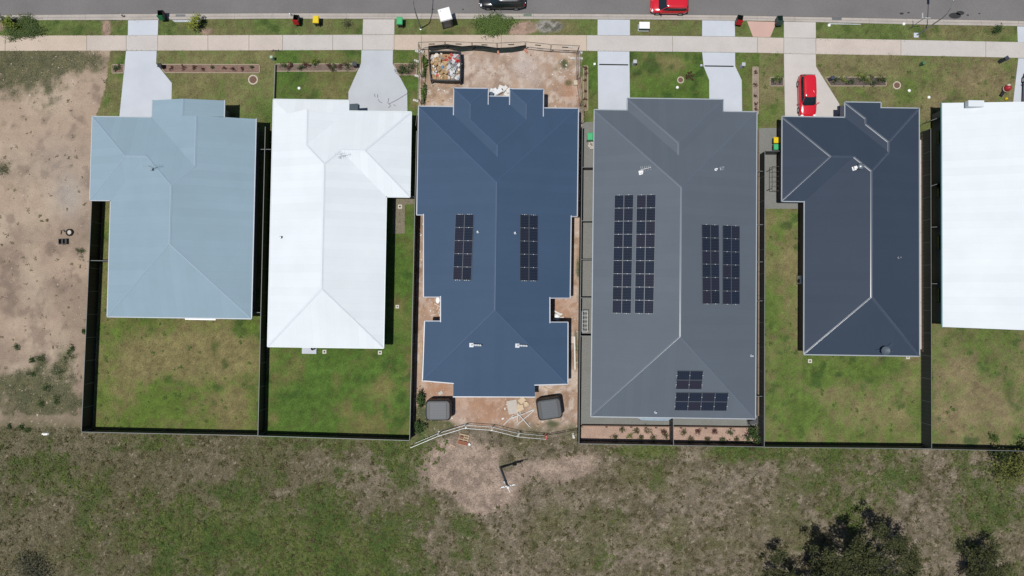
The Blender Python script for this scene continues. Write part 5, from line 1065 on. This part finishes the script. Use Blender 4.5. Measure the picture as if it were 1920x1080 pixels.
# water tanks
def tank(px, py, rz, label, dx=2.55, dy=2.05, H=1.9):
    p = P(px, py); t = thing('water_tank', label, 'water tank', p, rz, 'rainwater tanks behind the site house')
    def ring(k, z, r_=0.35):
        o = []
        for cx, cy, a0 in ((1, 1, 0), (-1, 1, 90), (-1, -1, 180), (1, -1, 270)):
            for j in range(6):
                a = R_(a0+18*j); o.append((cx*(dx/2*k-r_)+r_*math.cos(a), cy*(dy/2*k-r_)+r_*math.sin(a), z))
        return o
    rs = [ring(1, 0.02), ring(1, 0.3), ring(0.985, 0.36), ring(1, 0.42), ring(1, 0.8), ring(0.985, 0.86), ring(1, 0.92), ring(1, 1.3), ring(0.985, 1.36), ring(1, 1.42), ring(1, H-0.16), ring(0.97, H-0.05), ring(0.90, H)]
    b = MB(); n = 24
    for r_ in rs: b.v += r_
    for k in range(len(rs)-1):
        for j in range(n): b.f.append((k*n+j, k*n+(j+1) % n, (k+1)*n+(j+1) % n, (k+1)*n+j)); b.mi.append(0)
    b.f.append(tuple((len(rs)-1)*n+j for j in range(n))); b.mi.append(0); b.build('shell', mat('tank_slate', A(44, 48, 54), 0.5, 0.05, 2), t, org=(0, 0, 0))
    tp_ = MB().box((0, 0, H+0.03), (dx*0.66, dy*0.84, 0.06), 0, 0.98).build('top_panel', mat('tank_top', A(68, 76, 86), 0.5, 0.05, 2), t, org=(0, 0, 0))
    for k in range(7): MB().box((0, -dy*0.38+dy*0.76*k/6, H+0.066), (dx*0.64, 0.035, 0.02)).build('rib', MATS['tank_top'], tp_, org=(0, 0, 0))
    MB().tube([(-dx/2+0.25, -dy/2-0.02, 0.15), (-dx/2+0.25, -dy/2-0.18, 0.15)], 0.04, 8).build('outlet', m_white, t, org=(0, 0, 0))
tank(825, 764.5, 0.02, 'dark slate water tank at the left rear of the navy roofed house'); tank(1028.5, 762, 0.16, 'tilted dark slate water tank at the right rear of the navy roofed house', 2.5, 2.1)
# loose building materials
def loose(name, label, cat, px, py, fn, m, rz=0, z=0, group=None):
    p = P(px, py); b = MB(); fn(b); o = b.build(name, m, None, org=(0, 0, 0)); o.location = (p.x, p.y, z); o.rotation_euler.z = rz; tag(o, label, cat, group); return o
m_board = mat('plaster_board', A(205, 198, 188), 0.8, 0.06, 3); m_pipe = mat('white_pvc', A(228, 226, 220), 0.5, 0.05, 3)
loose('plaster_board', 'pale sheet of board lying behind the navy roofed house', 'board', 961, 763, lambda b: b.box((0, 0, 0.04), (1.05, 1.4, 0.05)), m_board, 0.2)
pipes = [((944, 797), (963, 778)), ((957, 786), (1004, 766)), ((956, 784), (1001, 769)), ((970, 796), (1002, 769)), ((970, 774), (993, 800)), ((970, 792), (971, 774)), ((960, 783), (985, 775))]
for i, (a, c) in enumerate(pipes):
    A_, B_ = P(*a, 0.06+0.03*i), P(*c, 0.06+0.03*i); o = MB().tube([A_, B_], 0.05, 8).build('plastic_pipe', m_pipe); o.location = (0, 0, 0); tag(o, ['leftmost white pipe of the crossed pile behind the navy house', 'longest upper white pipe of the crossed pile', 'white pipe just below the longest one in the crossed pile', 'long lower white pipe reaching the right water tank', 'white pipe slanting down to the right across the pile', 'short upright white pipe in the crossed pile', 'short white pipe in the middle of the crossed pile'][i], 'pipe', 'crossed white pipes behind the site house')
loose('cement_bag', 'crumpled pale sheet beside the board and white pipes', 'sheet', 978, 757, lambda b: [b.box((random.uniform(-.5, .5), random.uniform(-.5, .4), 0.05+0.02*k), (random.uniform(.3, .8), random.uniform(.3, .7), 0.05), random.uniform(0, 3), 0.85) for k in range(7)], mat('sheet_cream', A(222, 200, 170), 0.8, 0.1, 3))
# brick pallet behind the site
p = P(869, 824); t = thing('brick_pallet', 'timber pallet with a few red bricks lying outside the rear mesh fence', 'pallet', p, -0.22)
for k in range(5): MB().box((0, -0.5+0.25*k, 0.13), (1.05, 0.13, 0.03)).build('slat', m_timber, t, org=(0, 0, 0))
for k in (-0.46, 0, 0.46): MB().box((k, 0, 0.06), (0.08, 1.15, 0.10)).build('bearer', m_timber, t, org=(0, 0, 0))
for k in range(14):
    MB().box((-0.38+0.25*(k % 4), -0.46+0.12*(k//4)*1.1+(0.3 if k > 11 else 0), 0.195), (0.23, 0.11, 0.08), random.uniform(-0.05, 0.05)).build('brick', m_brickred, t, org=(0, 0, 0))
loose('plank', 'short pale plank left of the brick pallet', 'plank', 849, 835.5, lambda b: b.box((0, 0, 0.04), (0.62, 0.12, 0.06)), m_timber, -0.45)
loose('white_pot', 'white pot beside the brick pallet', 'pot', 880, 833, lambda b: b.lathe((0, 0, 0), [(0.10, 0), (0.14, 0.22), (0.12, 0.22), (0.08, 0.05)], 12), m_white)
loose('white_wrap', 'white plastic sheeting heaped before the recessed entry of the navy house', 'plastic sheet', 930, 174.5, lambda b: [b.box((random.uniform(-.5, .5), random.uniform(-.3, .3), 0.1+0.05*k), (random.uniform(.5, .9), random.uniform(.4, .7), 0.12), random.uniform(0, 3), 0.8) for k in range(6)], mat('wrap_white', A(240, 242, 246), 0.5, 0.05))
loose('white_wrap', 'cream plastic heap right of the entry sheeting before the navy house', 'plastic sheet', 947, 173, lambda b: [b.box((random.uniform(-.4, .4), random.uniform(-.4, .4), 0.1+0.05*k), (random.uniform(.5, .8), random.uniform(.4, .7), 0.12), random.uniform(0, 3), 0.8) for k in range(6)], mat('wrap_cream', A(232, 230, 226), 0.5, 0.05))
loose('white_wrap', 'white drum in the left courtyard notch of the navy house', 'drum', 822.5, 563, lambda b: b.lathe((0, 0, 0), [(0.28, 0), (0.32, 0.2), (0.32, 0.8), (0.25, 0.85), (0, 0.86)], 14, 0.7, 1.1), m_white)
for i, (x, y, a, L) in enumerate(((1047, 592, 0.5, 0.9), (1045, 586, -0.45, 0.85), (1049, 596, 0.15, 0.9), (1042, 599, -0.2, 0.6))): loose('timber_offcut', ['middle white offcut in the right courtyard of the navy house', 'upper slanting white offcut in the right courtyard', 'lower white offcut in the right courtyard', 'lowest short white offcut in the right courtyard'][i], 'offcut', x, y, lambda b: b.box((0, 0, 0.05+0.04*i), (L, 0.16, 0.05)), m_pipe, a, group='white offcuts in the right courtyard')
loose('white_wrap', 'white bag in the right courtyard of the navy house, below the boards', 'bag', 1044, 594, lambda b: b.lathe((0, 0, 0), [(0.3, 0), (0.36, 0.12), (0.2, 0.26), (0, 0.28)], 10), m_white)
loose('timber_board', 'long white board along the dirt strip right of the navy house', 'board', 1077.5, 662, lambda b: b.box((0, 0, 0.04), (0.14, 3.4, 0.05)), m_pipe, 0.03)
loose('pallet_sheet', 'pinkish sheet on the dirt strip right of the navy house', 'sheet', 1072.5, 637, lambda b: b.box((0, 0, 0.04), (0.42, 0.72, 0.04)), mat('sheet_pink', A(224, 202, 186), 0.8, 0.06))
loose('timber_board', 'short timber offcut below the right courtyard side of the navy house', 'board', 1027, 729, lambda b: b.box((0, 0, 0.04), (1.0, 0.14, 0.05)), m_timber, -0.45)
loose('rubble', 'pale broken slab left of the rear projection of the navy house', 'rubble', 826, 737, lambda b: b.box((0, 0, 0.04), (0.55, 0.4, 0.07), 0.6, 0.8), m_board)
loose('rubble', 'cream boulder on the dirt at the right of the site front yard', 'rubble', 1079, 156, lambda b: b.box((0, 0, 0.12), (0.5, 0.6, 0.25), 0.1, 0.8), mat('boulder_cream', A(214, 202, 180), 0.9, 0.1, 4))
for i in range(95):
    zone = random.choice([(870, 1060, 105, 150), (800, 850, 155, 195), (800, 850, 155, 195), (786, 800, 420, 540), (800, 825, 560, 600), (800, 995, 748, 785), (1068, 1082, 420, 700), (1045, 1078, 110, 160)])
    x, y = random.uniform(*zone[:2]), random.uniform(*zone[2:]); s_ = random.uniform(0.08, 0.2); L = random.choice((1, 1, 1.5, 5))
    loose('rubble', 'small pale scrap scattered on the dirt of the building site', 'scrap', x, y, lambda b: b.box((0, 0, 0.025), (s_*L, s_ if L < 2 else 0.06, 0.05), 0, 0.8), random.choice((m_board, m_pipe, m_timber, m_board)), random.uniform(0, 3), group='pale scraps on the site dirt')
# vacant lot things
loose('plastic_crate', 'black plastic tub lying on the bare vacant lot', 'tub', 120.5, 453, lambda b: [b.box((x, y, 0.15), d_) for x, y, d_ in ((0, 0.26, (0.85, 0.06, 0.3)), (0, -0.26, (0.85, 0.06, 0.3)), (-0.4, 0, (0.06, 0.5, 0.3)), (0.4, 0, (0.06, 0.5, 0.3)), (0, 0, (0.06, 0.48, 0.22)))]+[b.box((0, 0, 0.02), (0.82, 0.5, 0.03))], m_black, 0.05)
p = P(131.5, 436); t = thing('wheel_tyre', 'old tyre with white rim lying on the bare vacant lot', 'tyre', p)
MB().lathe((0, 0, 0), [(0.22, 0.02), (0.32, 0.0), (0.38, 0.06), (0.38, 0.16), (0.32, 0.21), (0.22, 0.18)], 24, cap=False).build('tyre', m_tyre, t, org=(0, 0, 0), smooth=True); MB().lathe((0, 0, 0), [(0.23, 0.03), (0.23, 0.14), (0.1, 0.12), (0, 0.12)], 20).build('rim', mat('rim_cream', A(206, 198, 186), 0.6, 0.15, 6), t, org=(0, 0, 0))
loose('bent_rod', 'twisted dark wire beside the old tyre on the vacant lot', 'wire', 120, 435, lambda b: b.tube([(-0.3, -0.25, 0.04), (-0.22, 0.0, 0.1), (-0.32, 0.12, 0.06), (-0.05, 0.16, 0.1), (0.2, 0.1, 0.06), (0.34, 0.14, 0.05)], 0.035, 6).tube([(0.0, 0.25, 0.05), (0.1, -0.02, 0.08)], 0.03, 6), m_black)
loose('white_bag', 'white plastic scrap on the grass below the vacant lot', 'plastic scrap', 86, 814, lambda b: b.box((0, 0, 0.06), (0.6, 0.26, 0.12), 0.1, 0.7).box((-0.25, 0.05, 0.08), (0.3, 0.2, 0.14), 0.5, 0.6), m_white)
loose('kerb_bollard', 'small white bollard at the kerb left of the open red lidded bin', 'bollard', 545.5, 29, lambda b: b.lathe((0, 0, 0), [(0.16, 0), (0.12, 0.25), (0.06, 0.45), (0, 0.47)], 12), m_white, z=0.02)
loose('hydrant_marker', 'small pale marker on the kerb left of the leftmost driveway', 'marker', 231.5, 31, lambda b: b.lathe((0, 0, 0), [(0.09, 0), (0.09, 0.5), (0.05, 0.55), (0, 0.56)], 10), mat('marker_pink', A(214, 196, 190), 0.7), z=0.0)
# thin dark tubes added for dark lines on the second driveway
for i, (pts) in enumerate(([(764, 175), (745, 187), (729, 195)], [(733, 198), (727, 193), (729, 184)], [(716, 193), (711, 190), (709, 186)], [(703, 182), (702.5, 176)], [(708, 183), (708, 177)], [(742, 199), (738, 196)], [(728, 202), (732, 199)])):
    loose('twig', 'dark fallen twig on the second driveway', 'twig', 0, 0, lambda b: None, m_dark) if False else tag(MB().tube([P(x, y, 0.055) for x, y in pts], 0.022, 5).build('twig', mat('twig_dark', A(84, 80, 86), 0.9)), ['longest dark twig on the second driveway', 'forked dark twig at the lower end of the longest twig', 'curved dark twig left on the second driveway', 'leftmost tiny twig on the second driveway', 'tiny upright twig beside the leftmost one', 'tiny twig below the longest one on the driveway', 'lowest tiny twig on the second driveway'][i], 'twig', 'twigs on the second driveway')
# air conditioners, step, clothes lines
def aircon(px, py, rz, label, mc=None):
    p = P(px, py); t = thing('air_conditioner', label, 'air conditioner', p, rz, 'air conditioner units'); MB().box((0, 0, 0.42), (0.85, 0.36, 0.70)).build('casing', mc or m_white, t, org=(0, 0, 0))
    MB().tube([(0.12, -0.18, 0.42), (0.12, -0.20, 0.42)], 0.25, 16).build('fan_grille', m_dark, t, org=(0, 0, 0)); MB().box((0, 0, 0.03), (0.95, 0.5, 0.06)).build('base', m_black, t, org=(0, 0, 0))
aircon(1498, 525, -math.pi/2, 'white air conditioner against the left wall of the slate roofed house'); aircon(1751, 288, math.pi/2, 'white air conditioner in the dark gap beside the right white house'); aircon(1409, 789, 0.3, 'dark air conditioner behind the right rear corner of the mid grey roof', m_alum)
p = P(580.5, 655); t = thing('rear_step', 'white concrete step behind the white roofed house', 'step', p); MB().box((0, 0, 0.07), (1.5, 0.9, 0.18)).build('slab', m_conc, t, org=(0, 0, 0)); MB().lathe((0.45, 0.12, 0.16), [(0.16, 0), (0.2, 0.35), (0.17, 0.35), (0.13, 0.1)], 12).build('pot', mat('pot_slate', A(60, 70, 76), 0.6), t, org=(0, 0, 0))
def line(px, py, dx, dy, label, m):
    p = P(px, py, 1.6); t = thing('clothes_line', label, 'clothes line', (p.x, p.y, 0), 0, 'folding clothes lines'); f = MB()
    for s_ in (-1, 1): f.bar((s_*dx/2, -dy/2, 1.6), (s_*dx/2, dy/2, 1.6), 0.05, 0.04); f.bar((-dx/2, s_*dy/2, 1.6), (dx/2, s_*dy/2, 1.6), 0.05, 0.04)
    f.build('frame', m, t, org=(0, 0, 0))
    for k in range(1, 5): MB().bar((-dx/2, -dy/2+dy*k/5, 1.6), (dx/2, -dy/2+dy*k/5, 1.6), 0.03, 0.03).build('cord', m, t, org=(0, 0, 0))
    for s_ in (-1, 1): MB().box((-dx/2, s_*dy*0.4, 0.8), (0.05, 0.05, 1.6)).build('post', m, t, org=(0, 0, 0))
line(1096.5, 603, 0.55, 2.1, 'pale ladder like clothes line in the paved side yard of the grey house', m_lb); line(1456, 335, 0.9, 2.5, 'dark thin clothes line frame over the gravel beside the slate house', MATS['mesh_wire_dark'])
p = P(1754.5, 322); t = thing('garden_tub', 'dark glossy tub in the gap beside the right white house', 'tub', p); MB().box((0, 0, 0.25), (0.75, 2.2, 0.5), 0, 0.9).build('shell', m_black, t, org=(0, 0, 0)); MB().box((0, 0, 0.505), (0.6, 1.9, 0.02)).build('cover', mat('tub_cover', (0.05, 0.055, 0.06), 0.3), t, org=(0, 0, 0))
loose('brick_heap', 'cream paving stones heaped beside the green lidded bin in the side yard', 'stones', 1108.5, 274, lambda b: [b.box((random.uniform(-.3, .3), random.uniform(-.35, .35), 0.06+0.03*k), (0.3, 0.2, 0.1), random.uniform(0, 3), 0.9) for k in range(9)], m_board)
# inflatable lawn ornament lying by the right driveway
p = P(1882, 170); t = thing('lawn_ornament', 'red and white inflatable lawn ornament near the right driveway', 'ornament', p, 1.0)
mred = mat('inflatable_red', A(180, 52, 56), 0.5, 0.05); mwh = mat('inflatable_white', A(236, 228, 214), 0.5, 0.05)
MB().lathe((0.15, 0, 0.0), [(0.18, 0), (0.34, 0.2), (0.36, 0.45), (0.28, 0.7), (0.12, 0.85), (0, 0.88)], 16).build('body', mred, t, org=(0, 0, 0), smooth=True); MB().lathe((0.15, 0, 0.18), [(0.33, 0), (0.375, 0.06), (0.375, 0.14), (0.35, 0.2)], 16, cap=False).build('band', mwh, t, org=(0, 0, 0)); MB().lathe((0.32, 0.12, 0.62), [(0.0, -0.2), (0.16, -0.12), (0.2, 0), (0.14, 0.14), (0, 0.2)], 14).build('top', mwh, t, org=(0, 0, 0), smooth=True); MB().box((-0.45, 0.0, 0.1), (0.6, 0.32, 0.18), 0, 0.8).build('base', m_black, t, org=(0, 0, 0))
loose('toy', 'small yellow toy on the lawn before the right white house', 'toy', 1884.5, 186, lambda b: b.lathe((0, 0, 0), [(0.1, 0), (0.14, 0.15), (0.08, 0.3), (0, 0.32)], 10), bn_yel)
# leaf litter and stains on the road
for i, (x, y, a, L) in enumerate(((1691, 25, 0.8, 0.45), (1704, 23.5, 0.3, 0.3), (1791, 29, 0.55, 1.3), (1801, 24, 0.6, 0.9), (1815, 28, 0, 0.3), (1837, 25, 0.2, 0.25), (1757, 2, 0, 0.01), (955, 17, 0, 0.2), (812, 17, 0.4, 0.2), (868, 17, 0.1, 0.22))):
    if L > 0.1: struct(MB().lathe((P(x, y).x, P(x, y).y, -0.05), [(L/2, 0.0), (L/2, 0.006)], 14, 1.0, 0.5).build('tar_patch', mat('tar', (0.025, 0.026, 0.028), 0.8)))
# ------------------------------------------------------------------ grass blades and weeds
def blades(name, label, mask, n, size, hgt, seed, bright=(0.75, 1.35)):
    r = np.random.default_rng(seed); ii, jj = np.nonzero(mask); k = r.integers(0, len(ii), n)
    x = gx[ii[k]]+r.random(n)*CELL; y = gy[jj[k]]+r.random(n)*CELL
    z = Z[ii[k], jj[k]]; cc = C[ii[k], jj[k]]
    a = r.uniform(0, 2*np.pi, n); L = size*r.uniform(0.5, 1.4, n); wd = L*r.uniform(0.25, 0.6, n); h = hgt*r.uniform(0.4, 1.3, n)
    dx, dy = np.cos(a), np.sin(a)
    v = np.stack([np.stack([x-dy*wd/2, y+dx*wd/2, z], 1), np.stack([x+dy*wd/2, y-dx*wd/2, z], 1), np.stack([x+dx*L, y+dy*L, z+h], 1)], 1).reshape(-1, 3)
    me = bpy.data.meshes.new(name); me.vertices.add(3*n); me.vertices.foreach_set('co', v.ravel()); me.loops.add(3*n); me.loops.foreach_set('vertex_index', np.arange(3*n, dtype=np.int32)); me.polygons.add(n)
    me.polygons.foreach_set('loop_start', np.arange(0, 3*n, 3, dtype=np.int32)); me.polygons.foreach_set('loop_total', np.full(n, 3, np.int32))
    c = cc*r.uniform(*bright, n)[:, None]; c = np.concatenate([np.repeat(c, 3, 0), np.ones((3*n, 1))], 1)
    ca = me.color_attributes.new('leaf_colour', 'FLOAT_COLOR', 'POINT'); ca.data.foreach_set('color', c.ravel()); me.materials.append(m_leaf); me.update()
    tag(link(name, me), label, 'grass', kind='stuff')
inview = (CU > -40) & (CU < 1960) & (CV > -20) & (CV < 1110)
solid = np.zeros_like(inview)
for up, lo, m in DW.values(): solid |= inpoly(CU, CV, up) | inpoly(CU, CV, lo)
pt = np.interp(CU, [p[0] for p in PATH_T], [p[1] for p in PATH_T]); pb = np.interp(CU, [p[0] for p in PATH_B], [p[1] for p in PATH_B]); solid |= (CV > pt+1.3) & (CV < pb-1.3)
solid |= inpoly(CU, CV, [(1088, 229), (1125, 229), (1118, 780), (1422, 775), (1428, 830), (1086, 830)]) | inpoly(CU, CV, [(1400, 40), (1456, 40), (1444, 71), (1411, 71)]) | inpoly(CU, CV, [(1424, 240), (1512, 240), (1512, 392), (1424, 392)])
ok = inview & ~solid
blades('lawn_grass', 'short mown grass blades on the lawns and verge', (rid >= 3) & ok, 260000, 0.11, 0.06, 1, (0.65, 1.45))
blades('paddock_grass', 'thin dry grass and weeds across the paddock', (rid == 0) & ok & (CV > 790) & ((pk[:-1, :-1] < 0.4) | (nW[:-1, :-1] > 0.7)), 240000, 0.14, 0.11, 2, (0.78, 1.42))
gm = (rid == 1) & ok; wc = wv[:-1, :-1]+0.5*(np.random.default_rng(9).random(rid.shape)-0.5) > 0.62
blades('vacant_lot_grass', 'patchy weeds on the bare vacant lot', gm & wc, 9000, 0.13, 0.07, 3, (0.6, 1.4))

# clumps of taller weeds and loose stones
def clumps(name, label, mask, n, per, size, hgt, seed, tint):
    r = np.random.default_rng(seed); ii, jj = np.nonzero(mask); k = r.integers(0, len(ii), n)
    cx = gx[ii[k]]+r.random(n)*CELL; cy = gy[jj[k]]+r.random(n)*CELL; cz = Z[ii[k], jj[k]]; sz = r.uniform(0.5, 1.5, n)
    k = np.repeat(k, per); N = len(k); s_ = np.repeat(sz, per)
    a = r.uniform(0, 2*np.pi, N); L = size*s_*r.uniform(0.5, 1.2, N); wd = 0.05*s_+0.02; h = hgt*s_*r.uniform(0.4, 1.2, N)
    x = np.repeat(cx, per)+r.normal(0, 0.06, N)*s_; y = np.repeat(cy, per)+r.normal(0, 0.06, N)*s_; z = np.repeat(cz, per)-0.01; dx, dy = np.cos(a), np.sin(a)
    v = np.stack([np.stack([x-dy*wd, y+dx*wd, z], 1), np.stack([x+dy*wd, y-dx*wd, z], 1), np.stack([x+dx*L, y+dy*L, z+h], 1)], 1).reshape(-1, 3)
    me = bpy.data.meshes.new(name); me.vertices.add(3*N); me.vertices.foreach_set('co', v.ravel()); me.loops.add(3*N); me.loops.foreach_set('vertex_index', np.arange(3*N, dtype=np.int32)); me.polygons.add(N)
    me.polygons.foreach_set('loop_start', np.arange(0, 3*N, 3, dtype=np.int32)); me.polygons.foreach_set('loop_total', np.full(N, 3, np.int32))
    t = np.repeat(r.random(n), per)[:, None]; c = (np.array(tint[0])*(1-t)+np.array(tint[1])*t)*r.uniform(0.7, 1.3, N)[:, None]; c = np.concatenate([np.repeat(c, 3, 0), np.ones((3*N, 1))], 1)
    ca = me.color_attributes.new('leaf_colour', 'FLOAT_COLOR', 'POINT'); ca.data.foreach_set('color', c.ravel()); me.materials.append(m_leaf); me.update(); tag(link(name, me), label, 'weeds', kind='stuff')
pad = (rid == 0) & ok & (CV > 800)
clumps('paddock_weeds', 'small weed clumps dotted over the paddock', pad & (pk[:-1, :-1] < 0.5), 3200, 9, 0.20, 0.16, 21, (A(84, 86, 50), A(116, 106, 78)))
clumps('paddock_weeds', 'darker green weed clumps in the greener parts of the paddock', pad & (green[:-1, :-1] > 0.35), 3600, 9, 0.20, 0.13, 22, (A(76, 98, 46), A(112, 122, 64)))
lw = ok & (((rid >= 9) & (rid <= 12)) | (rid == 5))
clumps('lawn_weeds', 'dark green weed tufts dotted over the rear lawns', lw, 520, 16, 0.13, 0.07, 23, (A(82, 104, 50), A(100, 116, 60)))
clumps('vacant_weeds', 'sparse weed tufts on the vacant lot', (rid == 1) & ok, 170, 12, 0.11, 0.06, 24, (A(104, 104, 74), A(150, 134, 114)))
def stones(name, label, mask, n, size, seed, cols):
    r = np.random.default_rng(seed); ii, jj = np.nonzero(mask); k = r.integers(0, len(ii), n)
    c = np.stack([gx[ii[k]]+r.random(n)*CELL, gy[jj[k]]+r.random(n)*CELL, Z[ii[k], jj[k]]], 1); sz = size*r.lognormal(0, 0.45, n)[:, None]
    base = np.array([(1, 0, -.2), (-.5, .85, -.2), (-.5, -.85, -.2), (0, 0, .75)]); f = np.array([(0, 1, 3), (1, 2, 3), (2, 0, 3)])
    v = (c[:, None, :]+(base[None]+r.normal(0, .25, (n, 4, 3)))*sz[:, None]); me = bpy.data.meshes.new(name); me.vertices.add(4*n); me.vertices.foreach_set('co', v.ravel())
    fi = (f[None]+4*np.arange(n)[:, None, None]).reshape(-1).astype(np.int32); me.loops.add(len(fi)); me.loops.foreach_set('vertex_index', fi); me.polygons.add(3*n)
    me.polygons.foreach_set('loop_start', np.arange(0, 9*n, 3, dtype=np.int32)); me.polygons.foreach_set('loop_total', np.full(3*n, 3, np.int32))
    t = r.random(n)[:, None]; cc = (np.array(cols[0])*(1-t)+np.array(cols[1])*t); cc = np.concatenate([np.repeat(cc, 4, 0), np.ones((4*n, 1))], 1)
    ca = me.color_attributes.new('leaf_colour', 'FLOAT_COLOR', 'POINT'); ca.data.foreach_set('color', cc.ravel()); me.materials.append(m_leaf); me.update(); tag(link(name, me), label, 'stones', kind='stuff')
stones('paddock_stones', 'small loose stones on the dry paddock', pad & (green[:-1, :-1] < 0.35), 4500, 0.05, 31, (A(176, 162, 148), A(120, 108, 98)))
stones('vacant_stones', 'loose stones on the bare vacant lot', (rid == 1) & ok, 2600, 0.05, 32, (A(206, 190, 176), A(128, 112, 102)))
stones('site_stones', 'rubble and stones on the building site dirt', (rid == 2) & ok, 5200, 0.06, 33, (A(228, 214, 200), A(140, 112, 92)))
